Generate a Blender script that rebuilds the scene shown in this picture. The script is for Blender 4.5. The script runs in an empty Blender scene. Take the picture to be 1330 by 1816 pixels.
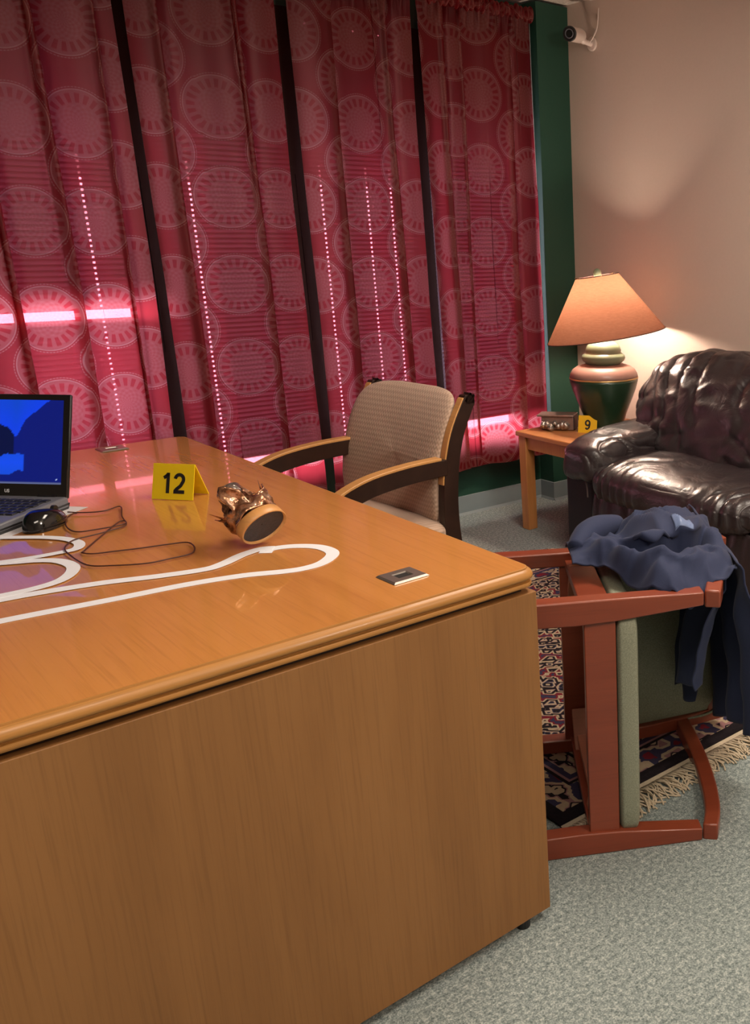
import bpy, math, random
from mathutils import Vector, Matrix, noise
random.seed(7)
S = bpy.context.scene
COL = S.collection
rad = math.radians
sin, cos, pi = math.sin, math.cos, math.pi

# ---------------------------------------------------------------- camera, world, lights, exposure
# the photograph is the left part of a 4:3 landscape frame (2421 px wide): same lens, shifted frame
CAMZ = 1.31
cam_d = bpy.data.cameras.new('camera')
cam = bpy.data.objects.new('camera', cam_d); COL.objects.link(cam)
cam.location = (0, 0, CAMZ)
cam.rotation_euler = (rad(90 - 16.0631), 0, rad(-46.0954))
cam_d.sensor_fit = 'VERTICAL'; cam_d.sensor_height = 36
cam_d.lens = 36 * 1680.5 / 1816
cam_d.shift_x = -545 / 1816
cam_d.clip_start = 0.02; cam_d.clip_end = 100
S.camera = cam

W = bpy.data.worlds.new('daylight'); S.world = W; W.use_nodes = True
bg = W.node_tree.nodes['Background']
bg.inputs[0].default_value = (0.93, 0.86, 1.0, 1); bg.inputs[1].default_value = 23.0

def area(name, loc, rot, sx, sy, power, col, spread=180):
    l = bpy.data.lights.new(name, 'AREA'); l.shape = 'RECTANGLE'; l.size = sx; l.size_y = sy
    l.energy = power; l.color = col; l.spread = rad(spread)
    o = bpy.data.objects.new(name, l); COL.objects.link(o); o.location = loc; o.rotation_euler = rot
    return o
WARM = (1.0, 0.86, 0.72)
area('ceiling_lamp_light', (0.0, 0.3, 2.30), (0, 0, 0), 1.2, 0.6, 22, WARM)
area('ceiling_lamp_light', (1.9, 1.5, 2.31), (0, 0, 0), 0.6, 1.2, 34, WARM)
def soft(name, loc, r, power, col):
    l = bpy.data.lights.new(name, 'POINT'); l.shadow_soft_size = r; l.energy = power; l.color = col
    o = bpy.data.objects.new(name, l); COL.objects.link(o); o.location = loc
soft('room_fill_light', (1.6, -0.6, 1.90), .22, 66, WARM)  # added fill light to brighten the ceiling and walls, no real fixture
po = area('window_portal', (1.5, 4.08, 0.98), (rad(-90), 0, 0), 2.8, 1.2, 1, (1, 1, 1))
po.data.cycles.is_portal = True
S.view_settings.view_transform = 'Standard'; S.view_settings.look = 'None'
S.view_settings.gamma = 1; S.view_settings.use_curve_mapping = False
S.view_settings.exposure = 0.12
try:
    S.cycles.use_denoising = True
    S.cycles.max_bounces = 10; S.cycles.transparent_max_bounces = 24
    S.cycles.sample_clamp_indirect = 6
except Exception:
    pass

# ---------------------------------------------------------------- camera maths (pixel -> point on a horizontal plane)
_f, _cx, _cy = 1680.5, 1210.0, 908.0
_R = cam.rotation_euler.to_matrix()
def pix(x, y, z):
    d = _R @ Vector(((x - _cx) / _f, -(y - _cy) / _f, -1.0))
    t = (z - CAMZ) / d.z
    return Vector((d.x * t, d.y * t, z))

# ---------------------------------------------------------------- node helpers
class NT:
    def __init__(s, name):
        s.m = bpy.data.materials.new(name); s.m.use_nodes = True; s.t = s.m.node_tree
        s.t.nodes.clear(); s.out = s.t.nodes.new('ShaderNodeOutputMaterial')
    def n(s, k, **kw):
        nd = s.t.nodes.new('ShaderNode' + k)
        for a, b in kw.items(): setattr(nd, a, b)
        return nd
    def l(s, a, b): s.t.links.new(a, b)
    def put(s, inp, v):
        if hasattr(v, 'is_linked') or hasattr(v, 'links'): s.l(v, inp)
        elif isinstance(v, (tuple, list)) and len(v) == 3 and inp.type == 'RGBA': inp.default_value = (*v, 1)
        else: inp.default_value = v
    def math(s, op, a, b=None, c=None, clamp=False):
        nd = s.n('Math', operation=op); nd.use_clamp = clamp
        s.put(nd.inputs[0], a)
        if b is not None: s.put(nd.inputs[1], b)
        if c is not None: s.put(nd.inputs[2], c)
        return nd.outputs[0]
    def mix(s, f, a, b, typ='RGBA'):
        nd = s.n('Mix', data_type='RGBA')
        s.put(nd.inputs[0], f); s.put(nd.inputs[6], a); s.put(nd.inputs[7], b)
        return nd.outputs[2]
    def coord(s, which='Object', scale=(1, 1, 1), rot=(0, 0, 0), loc=(0, 0, 0)):
        tc = s.n('TexCoord'); mp = s.n('Mapping'); s.l(tc.outputs[which], mp.inputs[0])
        mp.inputs['Scale'].default_value = scale; mp.inputs['Rotation'].default_value = rot; mp.inputs['Location'].default_value = loc
        return mp.outputs[0]
    def noise(s, vec, scale, detail=3, rough=.55, dist=0):
        nd = s.n('TexNoise'); s.l(vec, nd.inputs['Vector'])
        nd.inputs['Scale'].default_value = scale; nd.inputs['Detail'].default_value = detail
        nd.inputs['Roughness'].default_value = rough; nd.inputs['Distortion'].default_value = dist
        return nd.outputs[0]
    def ramp(s, f, pts):
        nd = s.n('ValToRGB'); s.l(f, nd.inputs[0]); cr = nd.color_ramp
        while len(cr.elements) > 1: cr.elements.remove(cr.elements[-1])
        cr.elements[0].position = pts[0][0]; cr.elements[0].color = (*pts[0][1], 1)
        for p, c in pts[1:]:
            e = cr.elements.new(p); e.color = (*c, 1)
        return nd.outputs[0]
    def bump(s, h, strength=.3, dist=.01):
        nd = s.n('Bump'); s.l(h, nd.inputs['Height']); nd.inputs['Strength'].default_value = strength
        nd.inputs['Distance'].default_value = dist; return nd.outputs[0]
    def pbr(s, col, rough=.5, metal=0, normal=None, coat=0, coatr=.05, spec=.5, sheen=0):
        b = s.n('BsdfPrincipled'); s.put(b.inputs['Base Color'], col); s.put(b.inputs['Roughness'], rough)
        b.inputs['Metallic'].default_value = metal; b.inputs['Coat Weight'].default_value = coat
        b.inputs['Coat Roughness'].default_value = coatr; b.inputs['Specular IOR Level'].default_value = spec
        b.inputs['Sheen Weight'].default_value = sheen
        if normal: s.l(normal, b.inputs['Normal'])
        s.l(b.outputs[0], s.out.inputs[0]); return b

def plain(name, col, rough=.5, metal=0, coat=0, var=.08, scale=30, bump=0, spec=.5):
    t = NT(name); v = t.coord(); nz = t.noise(v, scale, 3)
    c = t.mix(nz, tuple(x * (1 - var) for x in col), tuple(min(1, x * (1 + var)) for x in col))
    nb = t.bump(nz, bump, .005) if bump else None
    t.pbr(c, rough, metal, nb, coat, spec=spec); return t.m

def wood(name, c0, c1, c2, axis='X', rough=.35, coat=.0, coatr=.05, fine=1.0, bump=.05):
    """grain runs along the given object axis"""
    t = NT(name); a = {'X': 0, 'Y': 1, 'Z': 2}[axis]
    s1 = [9, 9, 9]; s1[a] = .8
    s2 = [210, 210, 210]; s2[a] = 6
    v1 = t.coord(scale=tuple(s1)); v2 = t.coord(scale=tuple(s2))
    n1 = t.noise(v1, 1.0, 4, .6, .8); n2 = t.noise(v2, 1.0, 2, .6)
    base = t.ramp(n1, [(.25, c0), (.5, c1), (.75, c2)])
    n3 = t.math('MULTIPLY', t.math('SUBTRACT', n2, .5, clamp=True), 2.2 * fine, clamp=True)
    col = t.mix(n3, base, tuple(x * .45 for x in c0))
    t.pbr(col, rough, 0, t.bump(n2, bump, .002), coat, coatr); return t.m

def emit(name, col, strength):
    t = NT(name); e = t.n('Emission'); e.inputs[0].default_value = (*col, 1); e.inputs[1].default_value = strength
    t.l(e.outputs[0], t.out.inputs[0]); return t.m

# ---------------------------------------------------------------- mesh helpers
class MB:
    def __init__(s): s.v = []; s.f = []; s.mi = []; s.uv = {}; s.cur = 0
    def add(s, vs, fs):
        o = len(s.v); s.v += [tuple(v) for v in vs]
        for f in fs: s.f.append(tuple(o + i for i in f)); s.mi.append(s.cur)
        return o
    def box(s, c, d, R=None):
        hx, hy, hz = d[0] / 2, d[1] / 2, d[2] / 2; c = Vector(c)
        vs = []
        for x in (-hx, hx):
            for y in (-hy, hy):
                for z in (-hz, hz):
                    p = Vector((x, y, z)); p = (R @ p) if R else p; vs.append(c + p)
        s.add(vs, [(0, 1, 3, 2), (4, 6, 7, 5), (0, 4, 5, 1), (2, 3, 7, 6), (0, 2, 6, 4), (1, 5, 7, 3)]); return s
    def hexa(s, bot, top):
        """two rings of points joined (same count)"""
        n = len(bot); fs = [tuple(reversed(range(n))), tuple(range(n, 2 * n))]
        for i in range(n): j = (i + 1) % n; fs.append((i, j, n + j, n + i))
        s.add(list(bot) + list(top), fs); return s
    def rings(s, rs, closed_ends=True, cyc=True):
        """loft list of rings"""
        n = len(rs[0]); vs = [p for r in rs for p in r]; fs = []
        for k in range(len(rs) - 1):
            for i in range(n if cyc else n - 1):
                j = (i + 1) % n; fs.append((k * n + i, k * n + j, (k + 1) * n + j, (k + 1) * n + i))
        if closed_ends and cyc:
            fs.append(tuple(reversed(range(n)))); m = (len(rs) - 1) * n; fs.append(tuple(range(m, m + n)))
        s.add(vs, fs); return s
    def lathe(s, prof, n=48, c=(0, 0, 0), M=None):
        rs = []
        for r, z in prof:
            ring = [Vector((r * cos(2 * pi * i / n), r * sin(2 * pi * i / n), z)) for i in range(n)]
            rs.append([Vector(c) + ((M @ p) if M else p) for p in ring])
        s.rings(rs, closed_ends=True); return s
    def cyl(s, a, b, r, n=20, r2=None):
        a = Vector(a); b = Vector(b); d = (b - a).normalized(); q = d.to_track_quat('Z', 'Y').to_matrix(); r2 = r if r2 is None else r2
        rs = [[p + q @ Vector((rr * cos(2 * pi * i / n), rr * sin(2 * pi * i / n), 0)) for i in range(n)] for p, rr in ((a, r), (b, r2))]
        s.rings(rs); return s
    def tube(s, pts, r, n=10, cyc=False):
        pts = [Vector(p) for p in pts]; rs = []
        for i, p in enumerate(pts):
            a = pts[max(i - 1, 0)]; b = pts[min(i + 1, len(pts) - 1)]; d = (b - a).normalized()
            q = d.to_track_quat('Z', 'Y').to_matrix(); rr = r(i / (len(pts) - 1)) if callable(r) else r
            rs.append([p + q @ Vector((rr * cos(2 * pi * k / n), rr * sin(2 * pi * k / n), 0)) for k in range(n)])
        s.rings(rs); return s
    def sweep(s, pts, prof, up=(0, 0, 1)):
        """loft a 2D profile (side, up) along pts"""
        pts = [Vector(p) for p in pts]; up = Vector(up); rs = []
        for i, p in enumerate(pts):
            a = pts[max(i - 1, 0)]; b = pts[min(i + 1, len(pts) - 1)]; d = (b - a).normalized()
            sd = d.cross(up).normalized(); u2 = sd.cross(d)
            pr = prof(i / (len(pts) - 1)) if callable(prof) else prof
            rs.append([p + sd * x + u2 * y for x, y in pr])
        s.rings(rs); return s
    def grid(s, fn, nu, nv, uv=None):
        o = len(s.v); base = o
        for i in range(nu + 1):
            for j in range(nv + 1):
                s.v.append(tuple(fn(i / nu, j / nv)))
        for i in range(nu):
            for j in range(nv):
                a = o + i * (nv + 1) + j
                s.f.append((a, a + nv + 1, a + nv + 2, a + 1)); s.mi.append(s.cur)
                if uv: s.uv[len(s.f) - 1] = [uv(i / nu, j / nv), uv((i + 1) / nu, j / nv), uv((i + 1) / nu, (j + 1) / nv), uv(i / nu, (j + 1) / nv)]
        return s
    def build(s, name, mats, parent=None, smooth=False, bevel=0, seg=2, solid=0, sub=0, loc=None, fix=True):
        me = bpy.data.meshes.new(name); me.from_pydata(s.v, [], s.f)
        if not isinstance(mats, (list, tuple)): mats = [mats]
        for m in mats: me.materials.append(m)
        for p, k in zip(me.polygons, s.mi): p.material_index = k; p.use_smooth = bool(smooth)
        if s.uv:
            ul = me.uv_layers.new(name='UVMap')
            for p in me.polygons:
                if p.index in s.uv:
                    for li, c in zip(p.loop_indices, s.uv[p.index]): ul.data[li].uv = c
        if fix:
            import bmesh
            bm = bmesh.new(); bm.from_mesh(me); bmesh.ops.recalc_face_normals(bm, faces=bm.faces); bm.to_mesh(me); bm.free()
        me.update()
        o = bpy.data.objects.new(name, me); COL.objects.link(o)
        if parent: o.parent = parent
        if loc: o.location = loc
        if solid:
            md = o.modifiers.new('thickness', 'SOLIDIFY'); md.thickness = solid; md.offset = 0
        if bevel:
            md = o.modifiers.new('bevel', 'BEVEL'); md.width = bevel; md.segments = seg; md.limit_method = 'ANGLE'; md.angle_limit = rad(35)
            md.harden_normals = False
            if not smooth:
                for p in me.polygons: p.use_smooth = True
                try: me.set_sharp_from_angle(angle=rad(40))
                except Exception: pass
        if sub:
            md = o.modifiers.new('subdivision', 'SUBSURF'); md.levels = sub; md.render_levels = sub
        if smooth and smooth != 'all':
            try: me.set_sharp_from_angle(angle=rad(50))
            except Exception: pass
        return o

def thing(name, label, cat, loc=(0, 0, 0), rotz=0, group=None, M=None):
    o = bpy.data.objects.new(name, None); COL.objects.link(o); o.empty_display_size = .05
    if M is not None: o.matrix_world = M
    else: o.location = loc; o.rotation_euler = (0, 0, rotz)
    o['label'] = label; o['category'] = cat
    if group: o['group'] = group
    return o
def tag(o, label, cat, group=None):
    o['label'] = label; o['category'] = cat
    if group: o['group'] = group
    return o
def struct(o): o['kind'] = 'structure'; return o
def lab(o, text): o['label'] = text; return o

def bez(pts, n=8):
    """Catmull-Rom through pts"""
    pts = [Vector(p) for p in pts]; out = []
    for i in range(len(pts) - 1):
        p0 = pts[max(i - 1, 0)]; p1 = pts[i]; p2 = pts[i + 1]; p3 = pts[min(i + 2, len(pts) - 1)]
        for k in range(n):
            t = k / n
            out.append(.5 * ((2 * p1) + (p2 - p0) * t + (2 * p0 - 5 * p1 + 4 * p2 - p3) * t * t + (3 * p1 - p0 - 3 * p2 + p3) * t ** 3))
    out.append(pts[-1]); return out

def text_mesh(name, body, size, mat, parent, M, bold=0.0, depth=.0006):
    cu = bpy.data.curves.new(name, 'FONT'); cu.body = body; cu.size = size; cu.align_x = 'CENTER'; cu.align_y = 'CENTER'
    cu.offset = bold; cu.extrude = depth; cu.resolution_u = 4
    tmp = bpy.data.objects.new(name + '_tmp', cu); COL.objects.link(tmp)
    dg = bpy.context.evaluated_depsgraph_get(); dg.update()
    me = bpy.data.meshes.new_from_object(tmp.evaluated_get(dg)); me.name = name
    bpy.data.objects.remove(tmp); bpy.data.curves.remove(cu)
    me.materials.clear(); me.materials.append(mat)
    o = bpy.data.objects.new(name, me); COL.objects.link(o); o.parent = parent; o.matrix_local = M
    return o

# ---------------------------------------------------------------- materials
M = {}
# carpet
t = NT('carpet'); v = t.coord(); n1 = t.noise(v, 260, 2, .7); n2 = t.noise(v, 95, 3, .7); n3 = t.noise(v, 3, 2)
mixv = t.math('ADD', t.math('MULTIPLY', n1, .5), t.math('MULTIPLY', n2, .5))
c = t.ramp(mixv, [(.36, (.095, .125, .125)), (.5, (.27, .325, .32)), (.64, (.60, .65, .62))])
c = t.mix(t.math('MULTIPLY', n3, .3), c, (.20, .24, .215))
t.pbr(c, .95, 0, t.bump(mixv, .9, .006), spec=.1); M['carpet'] = t.m
M['beige'] = plain('beige_wall_paint', (.60, .475, .405), .75, var=.03, scale=90, bump=.04)
M['green'] = plain('green_wall_paint', (.009, .055, .034), .6, var=.05, scale=60, bump=.04)
M['far'] = plain('room_paint', (.50, .44, .38), .8, var=.03)
M['basegrey'] = plain('grey_vinyl_base', (.20, .25, .265), .45, var=.05)
M['white'] = plain('white_paint', (.78, .76, .76), .45, var=.02)
# ceiling
t = NT('ceiling_tile'); v = t.coord(); n1 = t.noise(v, 140, 2, .6)
c = t.ramp(n1, [(.35, (.40, .35, .31)), (.5, (.66, .59, .53)), (1, (.70, .63, .57))])
t.pbr(c, .9, 0, t.bump(n1, .3, .003)); M['ceil'] = t.m
M['tbar'] = plain('ceiling_grid_metal', (.62, .55, .50), .5)
# woods
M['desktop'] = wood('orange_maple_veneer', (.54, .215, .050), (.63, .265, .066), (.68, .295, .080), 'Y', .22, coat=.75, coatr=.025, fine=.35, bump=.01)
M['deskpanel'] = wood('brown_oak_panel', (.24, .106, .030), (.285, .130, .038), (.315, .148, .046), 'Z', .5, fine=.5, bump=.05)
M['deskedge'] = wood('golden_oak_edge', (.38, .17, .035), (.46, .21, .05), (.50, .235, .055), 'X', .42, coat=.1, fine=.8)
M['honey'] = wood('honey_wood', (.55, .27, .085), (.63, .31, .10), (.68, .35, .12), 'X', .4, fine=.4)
M['darkwood'] = wood('dark_walnut', (.018, .007, .004), (.026, .010, .006), (.035, .014, .008), 'X', .35, fine=.3)
M['cherry'] = wood('cherry_wood', (.19, .037, .016), (.235, .048, .021), (.27, .06, .027), 'Z', .33, coat=.25, coatr=.12, fine=.3)
M['rawwood'] = wood('pale_cherry_wood', (.42, .16, .09), (.50, .19, .11), (.55, .22, .13), 'Z', .5, fine=.3)
M['pine'] = wood('orange_oak', (.50, .20, .06), (.58, .25, .08), (.64, .29, .10), 'Z', .4, coat=.2, coatr=.1, fine=.5)
M['pinetop'] = wood('orange_oak_top', (.50, .19, .06), (.58, .23, .08), (.62, .26, .09), 'Y', .4, coat=.25, coatr=.1, fine=.4)
# fabrics
t = NT('beige_woven_upholstery'); v = t.coord(scale=(1, 1, 1))
sx = t.n('SeparateXYZ'); t.l(v, sx.inputs[0])
w1 = t.math('SINE', t.math('MULTIPLY', sx.outputs[0], 520)); w2 = t.math('SINE', t.math('ADD', t.math('MULTIPLY', sx.outputs[2], 420), t.math('MULTIPLY', w1, .8)))
w = t.math('ADD', t.math('MULTIPLY', t.math('MULTIPLY', w1, w2), .5), .5)
c = t.mix(w, (.40, .27, .195), (.62, .44, .33)); t.pbr(c, .85, 0, t.bump(w, .35, .002), sheen=.2, spec=.2); M['weave'] = t.m
t = NT('sage_vinyl'); v = t.coord(); n1 = t.noise(v, 420, 2, .6)
c = t.ramp(n1, [(.35, (.20, .215, .155)), (.65, (.32, .335, .25))]); t.pbr(c, .5, 0, t.bump(n1, .3, .001), spec=.3); M['sage'] = t.m
t = NT('navy_twill'); v = t.coord(scale=(1, 1, 1), rot=(0, 0, .8)); n1 = t.noise(v, 700, 2, .6); n2 = t.noise(t.coord(), 7, 3)
c = t.mix(n1, (.013, .020, .055), (.031, .044, .105)); c = t.mix(t.math('MULTIPLY', n2, .4), c, (.03, .036, .07))
t.pbr(c, .75, 0, t.bump(n1, .25, .001), sheen=.08, spec=.25); M['navy'] = t.m
M['bluepatch'] = plain('light_blue_print', (.16, .22, .38), .4, var=.3, scale=60)
# leather
t = NT('black_leather'); v = t.coord(); n1 = t.noise(v, 240, 2, .6); n2 = t.noise(v, 9, 4, .6, .8)
b1 = t.bump(n1, .12, .001); nb = t.n('Bump'); t.l(n2, nb.inputs['Height']); nb.inputs['Strength'].default_value = .45; nb.inputs['Distance'].default_value = .018; t.l(b1, nb.inputs['Normal'])
t.pbr(t.mix(n2, (.020, .014, .016), (.036, .025, .027)), .34, 0, nb.outputs[0], spec=.75, coat=.25, coatr=.3); M['leather'] = t.m
t = NT('black_leatherette'); v = t.coord(); n1 = t.noise(v, 200, 2, .6)
t.pbr((.014, .013, .016), .55, 0, t.bump(n1, .15, .001), spec=.35); M['leatherside'] = t.m
M['piping'] = plain('grey_piping', (.16, .13, .12), .4)
# curtain
t = NT('crimson_medallion_curtain')
tc = t.n('TexCoord'); sep = t.n('SeparateXYZ'); t.l(tc.outputs['UV'], sep.inputs[0])
U, V = sep.outputs[0], sep.outputs[1]
PU, PV, R0 = .192, .314, .116
def medallion(off_u, off_v):
    du = t.math('SUBTRACT', t.math('PINGPONG', t.math('ADD', U, 20 * 2 * PU + PU + off_u), PU), PU)   # distance to nearest column, columns 2*PU apart
    du = t.math('ADD', du, 0.0)
    fu = t.math('SUBTRACT', t.math('MODULO', t.math('ADD', U, 20 * 2 * PU + PU + off_u), 2 * PU), PU)
    fv = t.math('SUBTRACT', t.math('MODULO', t.math('ADD', V, 20 * PV + PV / 2 + off_v), PV), PV / 2)
    r = t.math('DIVIDE', t.math('SQRT', t.math('ADD', t.math('MULTIPLY', fu, fu), t.math('MULTIPLY', fv, fv))), R0)
    th = t.math('ARCTAN2', fv, fu)
    def band(a, b, s=.02):
        x = t.math('MULTIPLY', t.math('SUBTRACT', r, a), 1 / s, clamp=True)
        y = t.math('MULTIPLY', t.math('SUBTRACT', b, r), 1 / s, clamp=True)
        return t.math('MULTIPLY', x, y)
    spokes = t.math('ADD', t.math('MULTIPLY', t.math('SINE', t.math('MULTIPLY', th, 20)), 2.2), .35, clamp=True)
    scal = t.math('ADD', t.math('MULTIPLY', t.math('SINE', t.math('MULTIPLY', th, 72)), 1.2), .5, clamp=True)
    ring1 = t.math('MULTIPLY', band(.955, 1.0), t.math('ADD', t.math('MULTIPLY', scal, .5), .3))
    ring2 = t.math('MULTIPLY', band(.895, .94), 1.0)
    body = t.math('MULTIPLY', band(-1, .92), .38)
    sp = t.math('MULTIPLY', band(.54, .84, .05), t.math('SUBTRACT', 1.0, spokes))
    pet = t.math('ADD', t.math('MULTIPLY', t.math('SINE', t.math('MULTIPLY', r, 42)), t.math('SINE', t.math('MULTIPLY', th, 12))), 0)
    core = t.math('MULTIPLY', band(-1, .52), t.math('MULTIPLY', pet, .12))
    m_ = t.math('ADD', t.math('ADD', ring1, ring2), t.math('ADD', body, core))
    m_ = t.math('SUBTRACT', m_, t.math('MULTIPLY', sp, .42))
    return t.math('MAXIMUM', m_, 0.0)
m1 = medallion(0, 0); m2 = medallion(PU, PV / 2)
med = t.math('MAXIMUM', m1, m2)
nz = t.noise(t.coord('UV', scale=(1, 1, 1)), 420, 2, .7); nz2 = t.noise(t.coord('UV', scale=(1, 6, 1)), 60, 2, .6)
med = t.math('MULTIPLY', med, t.math('ADD', t.math('MULTIPLY', nz, 1.1), .45), clamp=True)
colr = t.mix(med, (.115, .007, .011), (.34, .14, .115))
colr = t.mix(t.math('MULTIPLY', nz2, .25), colr, (.08, .006, .009))
colt = t.mix(med, (.54, .040, .058), (.60, .26, .28))
df = t.n('BsdfDiffuse'); t.l(colr, df.inputs[0]); nb = t.bump(med, .25, .002); t.l(nb, df.inputs['Normal'])
tr = t.n('BsdfTranslucent'); t.l(colt, tr.inputs[0])
tp = t.n('BsdfTransparent'); tp.inputs[0].default_value = (.84, .20, .235, 1)
gl = t.n('BsdfGlossy'); gl.inputs[0].default_value = (1, .6, .6, 1); gl.inputs['Roughness'].default_value = .45
mx = t.n('MixShader'); mx.inputs[0].default_value = .55; t.l(df.outputs[0], mx.inputs[1]); t.l(tr.outputs[0], mx.inputs[2])
mx3 = t.n('MixShader'); mx3.inputs[0].default_value = .03; t.l(mx.outputs[0], mx3.inputs[1]); t.l(gl.outputs[0], mx3.inputs[2])
mx2 = t.n('MixShader'); t.l(t.math('SUBTRACT', .17, t.math('MULTIPLY', med, .10)), mx2.inputs[0]); t.l(mx3.outputs[0], mx2.inputs[1]); t.l(tp.outputs[0], mx2.inputs[2])
t.l(mx2.outputs[0], t.out.inputs[0]); M['curtain'] = t.m
# blinds
t = NT('white_vinyl_slat'); df = t.n('BsdfDiffuse'); df.inputs[0].default_value = (.30, .28, .30, 1)
tr = t.n('BsdfTranslucent'); tr.inputs[0].default_value = (.62, .55, .70, 1)
mx = t.n('MixShader'); mx.inputs[0].default_value = .082; t.l(df.outputs[0], mx.inputs[1]); t.l(tr.outputs[0], mx.inputs[2]); t.l(mx.outputs[0], t.out.inputs[0]); M['slat'] = t.m
# glass
t = NT('window_glass'); g = t.n('BsdfGlossy'); g.inputs['Roughness'].default_value = 0; tp = t.n('BsdfTransparent'); tp.inputs[0].default_value = (.93, .95, .96, 1)
lw = t.n('LayerWeight'); lw.inputs[0].default_value = .15; mx = t.n('MixShader'); t.l(lw.outputs['Fresnel'], mx.inputs[0]); t.l(tp.outputs[0], mx.inputs[1]); t.l(g.outputs[0], mx.inputs[2]); t.l(mx.outputs[0], t.out.inputs[0]); M['glass'] = t.m
M['black'] = plain('black_plastic', (.012, .012, .013), .35)
M['gloss'] = plain('glossy_black_plastic', (.006, .006, .007), .12, coat=.5)
M['greyplastic'] = plain('grey_plastic', (.16, .165, .19), .4)
M['keys'] = plain('black_keys', (.02, .021, .026), .45)
M['yellow'] = plain('yellow_plastic', (.88, .66, .01), .35, var=.03)
M['amber'] = plain('amber_yellow_plastic', (.85, .50, .015), .35, var=.03)
M['ink'] = plain('black_ink', (.01, .01, .012), .5)
M['tape'] = plain('white_tape', (.90, .92, .97), .5, var=.03)
M['paper'] = plain('white_paper', (.82, .80, .82), .6, var=.02)
M['metal'] = plain('brushed_pewter', (.42, .38, .34), .35, metal=.85)
M['hole'] = plain('dark_cavity', (.01, .008, .008), .8)
M['camwhite'] = plain('cream_white_plastic', (.74, .62, .56), .4, var=.03)
M['cord'] = plain('dark_brown_cord', (.07, .022, .014), .45)

# ================================================================ ROOM
XR, YW, ZC = 3.163, 3.90, 2.35
XL, YF = -2.6, -2.4
WX0, WX1, WZ0, WZ1 = 0.10, 2.90, 0.392, 2.17      # window opening
TH = .14
b = MB().box(((XL + XR) / 2, (YF + YW) / 2, -.05), (XR - XL + .3, YW - YF + .3, .1)); struct(b.build('floor', M['carpet']))
# ceiling: suspended tiles with a metal grid
b = MB().box(((XL + XR) / 2, (YF + YW) / 2, ZC + .06), (XR - XL + .3, YW - YF + .3, .1)); struct(b.build('ceiling', M['ceil']))
b = MB()
x = XR - .42
while x > XL: b.box((x, (YF + YW) / 2, ZC + .006), (.022, YW - YF - .02, .012)); x -= .60
y = YW - .30
while y > YF: b.box(((XL + XR) / 2, y, ZC + .0055), (XR - XL - .02, .022, .011)); y -= .60
g = b.build('trim_1', M['tbar']); struct(g)
b = MB().box((XR + TH / 2, (YF + YW) / 2, ZC / 2 + .01), (TH, YW - YF + .3, ZC + .02)); struct(b.build('wall_right', M['beige']))
b = MB().box((XL - TH / 2, (YF + YW) / 2, ZC / 2 + .01), (TH, YW - YF + .3, ZC + .02)); struct(b.build('wall_left', M['far']))
b = MB().box(((XL + XR) / 2, YF - TH / 2, ZC / 2 + .01), (XR - XL, TH, ZC + .02)); struct(b.build('wall_front', M['far']))
b = MB(); yc = YW + TH / 2
b.box(((XL + WX0) / 2, yc, ZC / 2), (WX0 - XL, TH, ZC)); b.box(((XR + WX1) / 2, yc, ZC / 2), (XR - WX1, TH, ZC))
b.box(((WX0 + WX1) / 2, yc, WZ0 / 2), (WX1 - WX0, TH, WZ0)); b.box(((WX0 + WX1) / 2, yc, (WZ1 + ZC) / 2), (WX1 - WX0, TH, ZC - WZ1))
struct(b.build('wall_back', M['green']))
b = MB().box(((2.977 + XR) / 2, (3.792 + YW) / 2, ZC / 2), (XR - 2.977, YW - 3.792, ZC)); struct(b.build('wall_corner', M['green']))
# vinyl base
def base(name, p0, p1, n):
    p0 = Vector(p0); p1 = Vector(p1); n = Vector(n)
    b = MB(); prof = [(0, 0), (.012, 0), (.004, .012), (.003, .094), (0, .096)]
    b.rings([[p + n * a + Vector((0, 0, z)) for a, z in prof] for p in (p0, p1)]); struct(b.build(name, M['basegrey']))
base('baseboard_back', (XL, YW, 0), (2.977, YW, 0), (0, -1, 0))
base('baseboard_side', (2.977, YW, 0), (2.977, 3.790, 0), (-1, 0, 0))
base('baseboard_corner', (2.974, 3.792, 0), (XR, 3.792, 0), (0, -1, 0))
base('baseboard_right', (XR, 3.79, 0), (XR, YF, 0), (-1, 0, 0))
# window: frame, mullions, panes, sill
wn = struct(bpy.data.objects.new('window_1', None)); COL.objects.link(wn); wn.location = ((WX0 + WX1) / 2, YW, WZ0)
b = MB(); ox, oy, oz = -(WX0 + WX1) / 2, -YW, -WZ0
def wb(x0, x1, y0, y1, z0, z1): b.box(((x0 + x1) / 2 + ox, (y0 + y1) / 2 + oy, (z0 + z1) / 2 + oz), (x1 - x0, y1 - y0, z1 - z0))
wb(WX0, WX1, YW + .06, YW + .11, WZ0, WZ0 + .012); wb(WX0, WX1, YW + .06, YW + .11, WZ1 - .03, WZ1)
wb(WX0, WX0 + .03, YW + .06, YW + .11, WZ0, WZ1); wb(WX1 - .03, WX1, YW + .06, YW + .11, WZ0, WZ1)
struct(b.build('window_frame', M['white'], wn))
b = MB()
for mx_ in (.665, 1.243, 1.820, 2.385): b = MB(); wb(mx_ - .050, mx_ - .002, YW + .0, YW + .10, .90, 1.56); wb(mx_ + .001, mx_ + .050, YW + .0, YW + .10, .90, 1.56); wb(mx_ - .050, mx_ + .050, YW + .0, YW + .10, WZ0, .90); wb(mx_ - .050, mx_ + .050, YW + .0, YW + .10, 1.56, WZ1); struct(b.build('mullion', plain('dark_bronze_frame', (.022, .009, .006), .8, spec=.1), wn))
# unseen block added outside to keep daylight off the upper half of the window
b = MB(); b.box((1.4, 4.95, 2.02), (4.6, 1.5, .80)); struct(b.build('daylight_blocker', plain('blocker_dark', (.05, .045, .045), .8)))
b = MB(); wb(WX0 + .03, WX1 - .03, YW + .08, YW + .084, WZ0 + .012, WZ1 - .03); struct(b.build('window_glass', M['glass'], wn))

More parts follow.
